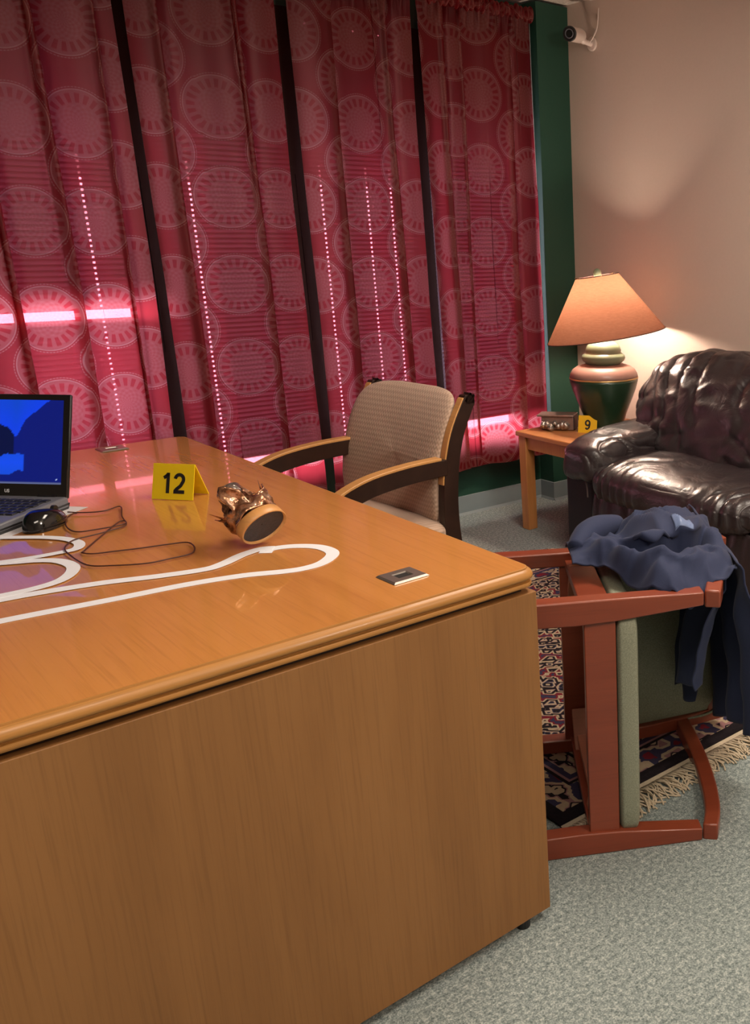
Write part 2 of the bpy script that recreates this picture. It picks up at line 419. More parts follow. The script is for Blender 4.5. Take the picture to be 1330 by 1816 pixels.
# ---------------------------------------------------------------- mini blinds
def blind(x0, x1, holes, tilt_lo, label, gap=None, zbot=.492):
    yb = 3.865; th_ = thing('window_blind', label, 'blind', ((x0 + x1) / 2, yb, zbot), 0, 'mini blinds behind the curtains')
    cx = (x0 + x1) / 2
    MB().box((0, 0, WZ1 + .012 - zbot), (x1 - x0 - .004, .03, .034)).build('headrail', M['slat'], th_, bevel=.003)
    MB().box((0, 0, -.004), (x1 - x0 - .008, .022, .012)).build('bottom_rail', M['slat'], th_, bevel=.003)
    b = MB(); z = zbot + .014; pitch = .0186; hw = .0038
    hs = sorted(h for h in holes if x0 + .02 < h < x1 - .02)
    while z < WZ1 - .006:
        if gap and gap[0] < z < gap[1]:
            z += pitch
            # the gap is cut only over part of the width
            z -= 0
            continue
        til = rad(tilt_lo if (gap and z < gap[0]) else (74 if gap else 80))
        d = Vector((0, cos(til), sin(til))) * .0143
        nrm = Vector((0, -sin(til), cos(til))) * .0008
        def quad(xa, xb, s0, s1):
            ps = []
            for s_ in (s0, (s0 + s1) / 2, s1):
                o_ = d * s_ + nrm * (1 - s_ * s_)
                ps.append((xa - cx, -o_.y, z - zbot + o_.z)); ps.append((xb - cx, -o_.y, z - zbot + o_.z))
            b.add(ps, [(0, 1, 3, 2), (2, 3, 5, 4)])
        prev = x0 + .004
        for h in hs:
            quad(prev, h - hw, -1, 1); quad(h - hw, h + hw, -1, -.32); quad(h - hw, h + hw, .22, 1); prev = h + hw
        quad(prev, x1 - .004, -1, 1)
        z += pitch
    b.build('slats', M['slat'], th_, smooth='all', fix=False)
    b = MB()
    for h in hs: b.tube([(h - cx, -.016, 0), (h - cx, -.016, WZ1 - zbot)], .0006, 5)
    if hs: b.build('ladder_cord', M['white'], th_)
    return th_
blind(.09, .640, [.50, .25], 58, 'white mini blind leftmost behind the curtain, mostly out of the frame', gap=(1.035, 1.072), zbot=.478)
blind(.690, 1.213, [1.044], 58, 'white mini blind behind the laptop side of the curtain, bright slot across its middle', gap=(1.035, 1.072), zbot=.474)
blind(1.266, 1.787, [1.397], 77, 'white mini blind behind the second curtain section, one line of cord holes', zbot=.470)
blind(1.846, 2.353, [1.905, 2.106, 2.216], 77, 'white mini blind behind the standing armchair, three lines of cord holes', zbot=.482)
blind(2.408, 2.905, [2.809], 77, 'white mini blind nearest the green corner column', zbot=.482)

# ---------------------------------------------------------------- curtains
def curtain(x0, x1, ybase, folds, label, seed, anchor, hem=.255, top=2.275):
    """folds: list of (x, depth, half width); the cloth doubles back on itself at each one"""
    th_ = thing('window_curtain', label, 'curtain', ((x0 + x1) / 2, ybase, hem), 0, 'crimson medallion curtains')
    raw = [(x0, 0, 0)]
    for fx, dp, wd in sorted(folds):
        px_ = raw[-1][0]; n_ = max(2, int((fx - wd * 1.5 - px_) / .02))
        for k in range(1, n_ + 1): raw.append((px_ + (fx - wd * 1.5 - px_) * k / n_, 0, 0))
        raw += [(fx + wd * .2, 0, -.30 * dp), (fx + wd * .95, 0, -.20 * dp), (fx + wd * .9, 0, .10 * dp), (fx, 0, .35 * dp), (fx - wd * .9, 0, .62 * dp), (fx - wd * .8, 0, .9 * dp), (fx + wd * .3, 0, .9 * dp), (fx + wd * 1.6, 0, .5 * dp), (fx + wd * 3.0, 0, .12 * dp)]
    px_ = raw[-1][0]; n_ = max(2, int((x1 - px_) / .02))
    for k in range(1, n_ + 1): raw.append((px_ + (x1 - px_) * k / n_, 0, 0))
    pts = bez([Vector((a, 0, c)) for a, _, c in raw], 4); n = len(pts) - 1
    arc = [0]
    for i in range(n): arc.append(arc[-1] + (pts[i + 1] - pts[i]).length * (2.6 if pts[i + 1].x < pts[i].x else 1))
    ax, az = anchor
    ka = min(range(n + 1), key=lambda k: abs(pts[k].x - ax))
    def P_(i, j):
        k = min(n, max(0, int(round(i * n)))); q = pts[k]; x = q.x
        dpth = .75 + .35 * sin(x * 5 + j * 3 + seed)
        y = q.z * dpth + .010 * sin(x * 13 + seed + j * .6) + .004 * sin(x * 37 + seed * 2) + .007 * noise.noise(Vector((x * 4, j * 6, seed)))
        xs = x + .005 * sin(j * 5 + int(k / 30) * 2.0) + .010 * (1 - j) * sin(x * 9)
        if j > .965: y += .005 * sin(x * 190 + seed) + .004 * sin(x * 310)
        return xs, y
    def fn(i, j):
        x, y = P_(i, j); z = hem + (top - hem) * j + (.004 * sin(x * 23 + seed) if j == 0 else 0)
        return (x - (x0 + x1) / 2, y, z - hem)
    def uvf(i, j):
        k = min(n, int(round(i * n))); return (arc[k] - arc[ka], hem + (top - hem) * j - az)
    MB().grid(fn, n, 56, uvf).build('fabric', M['curtain'], th_, smooth='all', fix=False)
    def fn2(i, j):
        x = x0 + (x1 - x0) * i; ang = j * 2 * pi
        r = .020 + .005 * sin(x * 240 + seed * 3) + .004 * sin(x * 97 + seed)
        return (x - (x0 + x1) / 2, r * cos(ang), top - hem + .012 + r * 1.3 * sin(ang))
    MB().grid(fn2, 500, 16, lambda i, j: (x0 + i * (x1 - x0) * 1.3, j * .16)).build('heading', M['curtain'], th_, smooth='all', fix=False)
    def fn3(i, j):
        q = fn(i, 0); return (q[0], q[1] + .005, j * .045)
    MB().grid(fn3, n, 3, lambda i, j: (uvf(i, 0)[0], uvf(i, 0)[1] + .045 - .09 * j)).build('hem', M['curtain'], th_, smooth='all', fix=False)
    return th_
YC = 3.800
curtain(-.05, 1.203, YC, [(.42, .04, .014), (.62, .03, .012), (.775, .045, .012), (.955, .045, .014), (1.135, .022, .008)],
        'leftmost crimson medallion curtain, behind the laptop', 1.3, (1.057, 1.366))
curtain(1.243, 1.760, YC - .004, [(1.338, .04, .013), (1.605, .045, .012)],
        'second crimson medallion curtain from the left, ending behind the left arm of the standing armchair', 2.1, (1.497, 1.144))
curtain(1.812, 2.325, YC, [(1.965, .03, .012), (2.212, .035, .010)],
        'third crimson medallion curtain, directly behind the back of the standing armchair', 4.4, (2.065, 1.130))
e = curtain(2.360, 2.948, YC - .004, [(2.475, .03, .010), (2.565, .012, .006), (2.806, .03, .011)],
        'rightmost crimson medallion curtain, beside the green corner column', 5.6, (2.652, 1.296))
b = MB().grid(lambda i, j: ((2.950 + .008 * i + .006 * sin(j * 5)) - (2.360 + 2.948) / 2, .004 + .012 * i, .20 + (1.80) * j), 3, 30)  # white strip stands in for daylight leaking past the curtain edge
lab(b.build('light_leak_strip', M['white'], e, smooth='all', fix=False, solid=.001), 'thin white strip standing in for daylight leaking at the curtain edge')
rod = thing('curtain_rod', 'thin curtain rod through the gathered top of the crimson curtains', 'curtain rod', (1.5, YC + .002, 2.288))
MB().cyl((-1.6, 0, 0), (1.46, 0, 0), .009, 16).build('rod', M['metal'], rod, smooth=True)
for sx_ in (-1.6, 1.44): MB().box((sx_, .05, 0), (.012, .096, .02)).build('bracket', M['metal'], rod, bevel=.002)

# ================================================================ DESK
DX0, DX1, DY0, DY1, DZ = .045, .981, 1.300, 3.016, .745
desk = thing('conference_desk', 'large orange maple desk with moulded oak edge and flat end panel, in the foreground', 'desk', ((DX0 + DX1) / 2, (DY0 + DY1) / 2, 0))
dc = Vector(((DX0 + DX1) / 2, (DY0 + DY1) / 2, 0)); hx, hy = (DX1 - DX0) / 2, (DY1 - DY0) / 2
def rrect(hx, hy, r, z, n=5):
    out = []
    for (sx_, sy_), a0 in (((1, 1), 0), ((-1, 1), 90), ((-1, -1), 180), ((1, -1), 270)):
        for k in range(n + 1):
            a = rad(a0 + 90 * k / n); out.append((sx_ * (hx - r) + r * cos(a), sy_ * (hy - r) + r * sin(a), z))
    return out
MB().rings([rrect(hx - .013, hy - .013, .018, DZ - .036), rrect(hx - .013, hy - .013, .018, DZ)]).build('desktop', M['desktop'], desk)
# moulded edge: ogee profile swept around
prof = [(-.013, 0.0), (-.0105, -.0003), (-.0100, -.0030), (-.0055, -.0050), (-.002, -.009), (0, -.014), (-.0008, -.0185), (-.005, -.0215), (-.0095, -.0222), (-.0095, -.0255), (-.0045, -.0265), (-.003, -.0300), (-.0045, -.0345), (-.008, -.036), (-.013, -.036)]
rs = []
for d_, z_ in prof: rs.append(rrect(hx + d_, hy + d_, .018 + d_ + .013, DZ + z_))
bb = MB(); bb.rings(rs, closed_ends=False)
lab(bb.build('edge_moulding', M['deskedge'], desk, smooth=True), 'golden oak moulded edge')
MB().box((0, 0, DZ - .046), (2 * hx - .05, 2 * hy - .05, .018)).build('subtop', M['darkwood'], desk)  # dark colour stands in for shade in the gap under the moulding
PZ = .698
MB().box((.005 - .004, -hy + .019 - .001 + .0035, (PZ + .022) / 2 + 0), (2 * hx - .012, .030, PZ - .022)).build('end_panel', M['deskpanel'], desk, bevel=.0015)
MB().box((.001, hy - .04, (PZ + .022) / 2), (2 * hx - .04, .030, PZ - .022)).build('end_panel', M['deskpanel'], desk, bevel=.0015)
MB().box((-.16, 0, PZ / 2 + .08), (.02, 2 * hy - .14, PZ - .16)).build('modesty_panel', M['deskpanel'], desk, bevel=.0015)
for x_, y_ in ((hx - .06, -hy + .025), (-hx + .06, -hy + .025), (hx - .06, hy - .04), (-hx + .06, hy - .04)):
    MB().cyl((x_, y_, 0), (x_, y_, .026), .014, 14).build('glide', M['black'], desk)
for gx, gy in ((.783, 1.430), (.765, 2.95)):
    p = Vector((gx, gy, 0)) - dc; gz = DZ + .0008; Rz = Matrix.Rotation(rad(2), 3, 'Z')
    b = MB(); o_, i_ = .030, .0125; q = []
    for h_, s_ in ((0, o_), (.003, o_ - .003), (.003, i_), (-.0004, i_ - .001)):
        q.append([Vector((p.x, p.y, gz)) + Rz @ Vector((sx_ * s_ * 1.15 if True else 0, sy_ * s_, h_)) for sx_, sy_ in ((1, 1), (-1, 1), (-1, -1), (1, -1))])
    b.rings(q, closed_ends=False)
    gm = b.build('grommet', M['metal'], desk)
    MB().box((p.x, p.y, gz + .0002), (.028, .025, .001), Rz).build('cable_hole', M['hole'], gm)

# ---------------------------------------------------------------- tape outlines on the desk
def tape(px, w, label, z=DZ + .0006, closed=False, wf=None):
    pts = bez([pix(x, y, z) for x, y in px], 6)
    b = MB(); rs = []
    for i, p in enumerate(pts):
        a = pts[max(i - 1, 0)]; c = pts[min(i + 1, len(pts) - 1)]; d = (c - a).normalized(); s_ = Vector((-d.y, d.x, 0))
        ww = w * 1.25 * (wf(i / (len(pts) - 1)) if wf else 1) / 2
        rs.append([p + s_ * ww, p - s_ * ww, p - s_ * ww + Vector((0, 0, .0005)), p + s_ * ww + Vector((0, 0, .0005))])
    b.rings(rs); return tag(b.build('tape_outline', M['tape'], None), label, 'tape outline')
tape([(-30, 1108), (60, 1090), (200, 1063), (330, 1037), (430, 1021), (500, 1014), (540, 1008), (572, 998), (590, 983), (580, 974), (555, 969), (515, 969), (480, 974), (470, 981)], .019,
     'white tape outline of an arm and fist across the desk, beside the broken cup')
tape([(-30, 1070), (60, 1053), (180, 1034), (280, 1022), (362, 1010), (395, 1000), (430, 984), (462, 974), (485, 972)], .019,
     'straight white tape line from the left desk side up to the broken cup', z=DZ + .0012)
tape([(-30, 1002), (30, 997), (70, 994), (105, 995), (128, 1003), (127, 1015), (105, 1030), (60, 1044), (0, 1057), (-30, 1063)], .017,
     'short white tape loop between the mouse loop and the long arm lines', z=DZ + .0018)
tape([(-30, 954), (30, 953), (80, 953), (118, 956), (140, 963), (135, 973), (100, 981), (50, 990), (0, 997), (-30, 1000)], .015,
     'short white tape loop nearest the computer mouse', z=DZ + .0024)

# ---------------------------------------------------------------- evidence markers
def marker(num, p0, p1, h, depth, mat, label, zt):
    """tent: p0-p1 is the front foot line (left, right as seen)"""
    p0 = Vector(p0); p1 = Vector(p1); w = (p1 - p0).length; xd = (p1 - p0).normalized(); yd = Vector((0, 0, 1)).cross(xd)   # yd points away from the viewer
    Mx = Matrix(((xd.x, yd.x, 0, p0.x + xd.x * w / 2), (xd.y, yd.y, 0, p0.y + xd.y * w / 2), (0, 0, 1, zt), (0, 0, 0, 1)))
    th_ = thing('evidence_marker', label, 'evidence marker', M=Mx)
    t_ = .0016; tl = depth * .42
    b = MB(); prof = [(0, 0), (t_ * 1.3, 0), (tl + t_ * .2, h - t_ * 2), (depth - t_ * 1.3, 0), (depth, 0), (tl + t_ * .7, h), (tl - t_ * .5, h)]
    b.rings([[(sx_ * w / 2, y, z) for y, z in prof] for sx_ in (-1, 1)])
    b.build('tent', mat, th_)
    # digits on the front slope
    sl = Vector((0, tl, h)).normalized(); n = Vector((0, -sl.z, sl.y))
    ctr = Vector((0, tl * .46, h * .46)) + n * .0009
    L = Matrix(((1, 0, 0, ctr.x), (0, sl.y, n.y, ctr.y), (0, sl.z, n.z, ctr.z), (0, 0, 0, 1)))
    H_ = h * .60; T_ = H_ * .17; b = MB(); x_ = -(len(num) - 1) * H_ * .32
    def stroke(path):
        P = [Vector((x_ + px_ * H_, py_ * H_, 0)) for px_, py_ in path]; rs = []
        for i, p in enumerate(P):
            d = (P[min(i + 1, len(P) - 1)] - P[max(i - 1, 0)]).normalized(); n2 = Vector((-d.y, d.x, 0)) * T_ / 2
            rs.append([p + n2, p - n2, p - n2 + Vector((0, 0, .0004)), p + n2 + Vector((0, 0, .0004))])
        b.rings(rs)
    def arc_(cx, cy, rx, ry, a0, a1, n=14): return [(cx + rx * cos(rad(a0 + (a1 - a0) * k / n)), cy + ry * sin(rad(a0 + (a1 - a0) * k / n))) for k in range(n + 1)]
    for ch_ in num:
        if ch_ == '1': stroke([(.06, -.5), (.06, .5)]); stroke([(.06, .44), (-.04, .33), (-.17, .25)])
        if ch_ == '2': stroke(arc_(0, .19, .22, .23, 172, -30) + [(.08, -.12), (-.12, -.28), (-.22, -.40)]); stroke([(-.28, -.42), (.29, -.42)])
        if ch_ == '9': stroke(arc_(0, .18, .21, .24, 0, 360, 26)); stroke([(.21, .20), (.215, .02), (.16, -.26), (.03, -.41), (-.10, -.42), (-.20, -.30)])
        x_ += H_ * .66
    dg_ = b.build('digits', M['ink'], th_); dg_.matrix_local = L
    return th_
marker('12', (.657, 2.297, 0), (.716, 2.215, 0), .077, .060, M['yellow'], 'yellow tent marker reading 12 standing on the desk', DZ + .001)
p0 = pix(1025, 767, .466); p1 = pix(1058, 768, .466)
marker('9', p0, p1, .075, .055, M['amber'], 'amber yellow tent marker reading 9 on the wooden side table', .466)

# ---------------------------------------------------------------- laptop
LP = Vector((.520, 2.418, DZ + .0045)) + pix(122, 899, DZ) - pix(116, 885, DZ); ed = Vector((-.777, -.629, 0)).normalized()      # from hinge to front along the right side
wd = Vector((ed.y, -ed.x, 0)); wd = Vector((-.629, .777, 0))                            # towards the laptop's left side
# local frame: x = left-to-right of the laptop (towards -wd), y = away from user (-ed), origin at right rear corner
Ml = Matrix(((-wd.x, -ed.x, 0, LP.x), (-wd.y, -ed.y, 0, LP.y), (0, 0, 1, LP.z), (0, 0, 0, 1)))
lap = thing('laptop', 'open black laptop with blue mountain wallpaper, cut off at the left edge', 'laptop', M=Ml)
LW, LD = .36, .25
b = MB(); b.hexa([(0, 0, 0), (-LW, 0, 0), (-LW, -LD, 0), (0, -LD, 0)][::-1], [(0, 0, .024), (-LW, 0, .024), (-LW, -LD, .017), (0, -LD, .017)][::-1])
base_o = b.build('base', M['greyplastic'], lap, bevel=.004)
b = MB(); b.hexa([(-.002, -.002, -.003), (-LW + .002, -.002, -.003), (-LW + .002, -LD + .002, -.003), (-.002, -LD + .002, -.003)][::-1], [(.001, .001, .010), (-LW - .001, .001, .010), (-LW - .001, -LD - .001, .008), (.001, -LD - .001, .008)][::-1])
b.build('bottom_case', M['black'], lap)
kb = MB()
for r_ in range(6):
    for k_ in range(17):
        kx = -.022 - k_ * .0188 - (r_ % 2) * .004; ky = -.040 - r_ * .0180; kz = .0248 + ky * .028
        kb.box((kx, ky, kz), (.0158, .0150, .004))
kb.build('keyboard', M['keys'], lap, bevel=.0012)
MB().box((-LW / 2, -.205, .0192), (.09, .05, .001)).build('touchpad', M['keys'], lap)
tilt = rad(17)
# screen: local frame hinged at the rear edge
SH = .226
lid = MB()
Rl = Matrix.Rotation(-tilt, 3, 'X')
def sp(x, y, z): return Rl @ Vector((x, y, z)) + Vector((0, -.004, .020))
def sbox(mb, x0, x1, z0, z1, y0, y1):
    mb.hexa([sp(x0, y0, z0), sp(x1, y0, z0), sp(x1, y1, z0), sp(x0, y1, z0)], [sp(x0, y0, z1), sp(x1, y0, z1), sp(x1, y1, z1), sp(x0, y1, z1)])
sbox(lid, -LW, 0, 0, SH, 0, .008)
lo = lid.build('lid', M['black'], lap, bevel=.003)
fr = MB(); sbox(fr, -LW + .001, -.001, .001, .030, -.002, 0); sbox(fr, -LW + .001, -.001, SH - .013, SH - .001, -.002, 0); sbox(fr, -.014, -.001, .030, SH - .013, -.002, 0); sbox(fr, -LW + .001, -LW + .014, .030, SH - .013, -.002, 0)
fr.build('bezel', M['gloss'], lo)
# wallpaper as a vertex-coloured, light-giving screen
me_s = MB().grid(lambda i, j: sp(-LW + .014 + (LW - .028) * i, -.0006, .030 + (SH - .043) * j), 110, 70)
so = me_s.build('screen', [], lo, fix=False)
ca = so.data.color_attributes.new('wallpaper', 'FLOAT_COLOR', 'POINT')
for k_, vtx in enumerate(so.data.vertices):
    i, j = divmod(k_, 71); u_ = i / 110; w_ = j / 70
    q = 1 - u_                                     # distance from the right edge of the screen, 0..1
    ridge = .66 + .05 * sin(q * 9) + .03 * noise.noise(Vector((q * 14, 0, 3)))
    ridge = ridge + max(0, (.30 - q)) * 1.5 + .10 * math.exp(-((q - .46) / .055) ** 2) - .09 * math.exp(-((q - .33) / .03) ** 2)
    lake_top = .36 + .03 * noise.noise(Vector((q * 16, 2, 1))) - .04 * math.exp(-((q - .45) / .05) ** 2)
    c_ = (.004, .010, .16)
    if w_ > ridge: s_ = (w_ - ridge); c_ = (.006, .05 + .02 * s_, .75 - .5 * s_)
    elif w_ < lake_top and q > .27 and w_ > .10 + .06 * math.exp(-((q - .30) / .05) ** 2): c_ = (.008, .07, .80 - abs(w_ - .25) * 1.0)
    elif q > .34 and w_ > .3: c_ = (.003, .006, .045)
    if w_ < .015: c_ = (.10, .12, .25)
    if .03 < q < .042 and .045 < w_ < .06: c_ = (.5, .6, 1)
    ca.data[k_].color = (*c_, 1)
t = NT('laptop_display'); at = t.n('Attribute'); at.attribute_name = 'wallpaper'; em = t.n('Emission'); t.l(at.outputs['Color'], em.inputs[0]); em.inputs[1].default_value = 1.0
gls = t.n('BsdfGlossy'); gls.inputs['Roughness'].default_value = .1; ad = t.n('MixShader'); ad.inputs[0].default_value = .03; t.l(em.outputs[0], ad.inputs[1]); t.l(gls.outputs[0], ad.inputs[2]); t.l(ad.outputs[0], t.out.inputs[0])
so.data.materials.append(t.m)
q0 = sp(-.138, -.0024, .014); L = Matrix.Translation(q0) @ Rl.to_4x4() @ Matrix.Rotation(rad(90), 4, 'X')
text_mesh('brand_mark', 'US', .010, M['tape'], lo, L, bold=.0003, depth=.0001)
for hx_ in (-.045, -LW + .045): MB().cyl((hx_ - .02, -.002, .022), (hx_ + .02, -.002, .022), .006, 12).build('hinge', M['black'], lap, smooth=True)
# paper under the laptop
pp = [pix(-30, 962, DZ + .0008), pix(46, 921, DZ + .0008), pix(156, 886, DZ + .0008), pix(120, 878, DZ + .0008)]
b = MB(); c0 = LP + ed * .0; Pq = [LP + ed * .28 - wd * .018, LP - ed * .015 - wd * .030, LP - ed * .02 + wd * .2, LP + ed * .28 + wd * .2]
b.hexa([(p.x, p.y, DZ + .0006) for p in Pq], [(p.x, p.y, DZ + .0012) for p in Pq])
tag(b.build('paper_sheet', M['paper'], None), 'white paper sheet lying under the laptop', 'paper')
# ---------------------------------------------------------------- mouse
ma = pix(52, 948, DZ); mb_ = pix(125, 914, DZ); md_ = (mb_ - ma).normalized(); ml = .112
mc = ma + md_ * ml * .5; ang = math.atan2(md_.y, md_.x)
mouse = thing('computer_mouse', 'glossy black corded mouse beside the laptop', 'computer mouse', (mc.x, mc.y, DZ), ang)
def mfn(i, j):
    a = i * 2 * pi; ph = j * pi / 2
    x = cos(ph) ** .55 * cos(a) * ml / 2; y = cos(ph) ** .55 * sin(a) * (.031 - .004 * cos(a)); z = .036 * sin(ph) * (1 - .25 * (x / (ml / 2)) - .12 * (x / (ml / 2)) ** 2)
    return (x, y, max(z, 0) + .001)
b = MB().grid(mfn, 40, 16); b.build('shell', M['gloss'], mouse, smooth='all')
MB().lathe([(.001, 0), (.001, .001)], 8)
b = MB(); b.cyl((.032, -.0035, .028), (.032, .0035, .028), .008, 16); b.build('scroll_wheel', M['black'], mouse, smooth=True)
b = MB(); b.rings([[((ml / 2 - .004) * cos(2 * pi * k / 32), .028 * sin(2 * pi * k / 32), z) for k in range(32)] for z in (.0002, .003)]); b.build('underside', M['black'], mouse)
cpx = [(118, 908), (135, 906), (165, 909), (190, 904), (213, 897), (216, 912), (221, 925), (205, 931), (165, 939), (135, 942), (117, 930), (116, 915), (126, 906), (140, 905), (137, 910), (122, 913)]
cpx2 = [(137, 910), (128, 912), (118, 920), (118, 934), (135, 943), (170, 939), (218, 930), (222, 924), (210, 926), (185, 946), (150, 976), (146, 980), (165, 982), (200, 978), (250, 972), (300, 965), (333, 962), (345, 971), (338, 982), (300, 991), (260, 999), (200, 1003), (155, 1002), (125, 985), (115, 972), (130, 958), (165, 949), (215, 935), (224, 928), (216, 915), (213, 898), (185, 906), (150, 909), (120, 908)]
pts = bez([pix(x, y, DZ + .0045) for x, y in cpx2], 6)
inv = mouse.matrix_basis.inverted(); inv = (Matrix.Translation((mc.x, mc.y, DZ)) @ Matrix.Rotation(ang, 4, 'Z')).inverted()
b = MB().tube([inv @ p for p in pts], .0014, 8); b.build('cable', M['cord'], mouse, smooth='all')

# ---------------------------------------------------------------- broken cup lying on the desk
cb = Vector((.690, 1.842, DZ)) + pix(446, 966, DZ) - pix(422, 950, DZ); toward = Vector((.25, -.95, 0)).normalized()
t = NT('bronze_metal'); v = t.coord(); n1 = t.noise(v, 55, 3); t.pbr(t.ramp(n1, [(.35, (.10, .035, .015)), (.5, (.45, .22, .12)), (.7, (.75, .50, .36))]), .25, .75, t.bump(n1, .5, .006)); M['bronze'] = t.m
cup = thing('broken_cup', 'broken bronze coloured cup lying on its side with jagged torn rim', 'broken cup', (cb.x, cb.y, DZ), math.atan2(toward.y, toward.x))
# axis along local +x (open dark base faces the viewer), tilted
Rt = Matrix.Rotation(rad(22), 3, 'Y') @ Matrix.Rotation(rad(90), 3, 'Y')
Rax = Matrix.Rotation(rad(122), 3, 'Y'); RC = .041
def cp(r, a, h): return Rax @ Vector((r * cos(a), r * sin(a) * 1.15, h)) + Vector((0, 0, RC * .85 + .0125))
N_ = 48
b = MB(); b.rings([[cp(r, 2 * pi * k / N_, h) for k in range(N_)] for r, h in ((RC * .94, -.010), (RC, -.008), (RC, .010), (RC * .96, .012), (RC * .92, .006))], closed_ends=False)
lab(b.build('rim_band', M['honey'], cup, smooth='all'), 'tan band around the cup base')
b = MB(); b.rings([[cp(r, 2 * pi * k / N_, h) for k in range(N_)] for r, h in ((RC * .92, .006), (RC * .5, .003), (.001, .002))], closed_ends=False)
M['slate'] = plain('dark_slate', (.035, .028, .030), .6, var=.5, scale=120, bump=.5); lab(b.build('bottom', M['slate'], cup, smooth='all'), 'dark rough underside')
b = MB(); rs = []
for q_ in range(13):
    w_ = q_ / 12; ring = []
    for k in range(N_):
        a = 2 * pi * k / N_
        jag = .028 + .030 * abs(sin(a * 3.5 + .4)) ** 1.5 + .010 * noise.noise(Vector((a * 2, 3, 1)))
        h = -.009 - w_ * (jag + .012); r = RC * (1 - .25 * w_ + .10 * sin(w_ * 7 + a * 2)) + .007 * noise.noise(Vector((a * 2.2, w_ * 5, 2))) + (.020 * w_ * w_ * (1 if sin(a * 3.5 + .4) > .2 else -.2))
        ring.append(cp(r, a, h))
    rs.append(ring)
b.rings(rs, closed_ends=False); b.build('torn_wall', M['bronze'], cup, smooth='all', solid=.0015)
b = MB()
for s_ in range(9):
    a = s_ * 2 * pi / 9 + .3; h0 = -.045
    p0_ = cp(RC * .9, a - .16, h0); p1_ = cp(RC * .9, a + .16, h0); p2_ = cp(RC * (1.25 if s_ % 2 else .8), a + .05, h0 - .036)
    p3_ = cp(RC * .85, a, h0 - .004)
    b.add([p0_, p1_, p2_, p3_], [(0, 1, 2), (0, 2, 3), (1, 3, 2), (0, 3, 1)])
b.build('shards', M['bronze'], cup)
b = MB(); b.rings([[cp(r, 2 * pi * k / 24, h) for k in range(24)] for r, h in ((.020, -.03), (.024, -.06), (.018, -.085), (.021, -.100), (.019, -.101))], closed_ends=False)
M['silver'] = plain('crumpled_silver', (.62, .55, .50), .2, metal=.9, var=.4, scale=90, bump=.8)
lab(b.build('inner_stem', M['silver'], cup, smooth='all', solid=.001), 'shiny crumpled metal inside')

# ================================================================ ARMCHAIRS
def bar(mb, a, b_, w, d, w2=None, d2=None, side=(1, 0, 0)):
    a = Vector(a); b_ = Vector(b_); ax = (b_ - a).normalized(); sd = Vector(side); sd = (sd - ax * sd.dot(ax)).normalized(); ud = ax.cross(sd)
    w2 = w if w2 is None else w2; d2 = d if d2 is None else d2
    rs = [[p + sd * (sx_ * ww / 2) + ud * (sy_ * dd / 2) for sx_, sy_ in ((1, 1), (-1, 1), (-1, -1), (1, -1))] for p, ww, dd in ((a, w, d), (b_, w2, d2))]
    mb.rings(rs); return mb
def barpath(mb, pts, w, d, side=(1, 0, 0), taper=None):
    pts = [Vector(p) for p in pts]; sd0 = Vector(side); rs = []
    for i, p in enumerate(pts):
        ax = (pts[min(i + 1, len(pts) - 1)] - pts[max(i - 1, 0)]).normalized(); sd = (sd0 - ax * sd0.dot(ax)).normalized(); ud = ax.cross(sd)
        k = taper(i / (len(pts) - 1)) if taper else 1
        rs.append([p + sd * (sx_ * w / 2) + ud * (sy_ * d * k / 2) for sx_, sy_ in ((1, 1), (-1, 1), (-1, -1), (1, -1))])
    mb.rings(rs); return mb
def cushion(mb, cx, cy, cz, sx, sy, sz, e=5.0, puff=.25, nu=40, nv=40, k2=2 / 3.0):
    """rounded slab"""
    def f(i, j):
        a = i * 2 * pi; p = (j - .5) * pi
        def sg(v, k): return math.copysign(abs(v) ** k, v)
        k1 = 2 / e
        x = sg(cos(p), k2) * sg(cos(a), k1); y = sg(cos(p), k2) * sg(sin(a), k1); z = sg(sin(p), k2)
        return (cx + x * sx / 2, cy + y * sy / 2, cz + z * sz / 2)
    mb.grid(f, nu * 2, nv); return mb

# ---- the overturned cherry armchair, lying on its side
u_ = Vector((.8331, -.5531, 0)); v_ = Vector((.5531, .8331, 0)); O_ = Vector((.8492, 1.6052, 0))
Mc = Matrix(((0, v_.x, u_.x, O_.x), (0, v_.y, u_.y, O_.y), (-1, 0, 0, .300), (0, 0, 0, 1)))
ch = thing('overturned_armchair', 'cherry wood armchair with sage vinyl seat lying overturned on its side', 'armchair', M=Mc)
C_ = M['cherry']; HW = .300
for s_ in (-1, 1):
    xo = s_ * (HW - .026)
    b = MB(); b.rings([[(s_ * HW, y_ if 0 else yy, z_) for yy in (-.002, .038)] + [(s_ * (HW - w_), yy, z_) for yy in (.038, -.002)] for z_, w_ in ((0, .040), (.2, .052), (.36, .054), (.44, .050), (.628, .030))])
    b.build('front_leg', C_, ch, bevel=.003)
    xb = s_ * .255
    b = MB(); barpath(b, [(xb - s_ * .0, .46, 0.0), (xb, .425, .20), (xb, .42, .40), (xb - s_ * .005, .445, .60), (xb - s_ * .012, .495, .80)], .036, .042)
    b.build('rear_leg', C_, ch, bevel=.003)
    b = MB(); pts = bez([(s_ * (HW - .018), -.002, .646), (s_ * (HW - .012), .08, .672), (s_ * (HW - .008), .20, .690), (s_ * (HW - .020), .33, .693), (xb - s_ * .000, .455, .680)], 5)
    barpath(b, pts, .040, .034, taper=lambda k: 1 + .1 * sin(k * pi)); b.build('armrest', C_, ch, bevel=.004)
    b = MB(); b.hexa([(s_ * (HW - .030), .04, .375), (s_ * (HW - .052), .04, .375), (s_ * .232, .41, .375), (s_ * .254, .41, .375)], [(s_ * (HW - .030), .04, .440), (s_ * (HW - .052), .04, .440), (s_ * .232, .41, .440), (s_ * .254, .41, .440)])
    b.build('side_rail', C_, ch, bevel=.002)
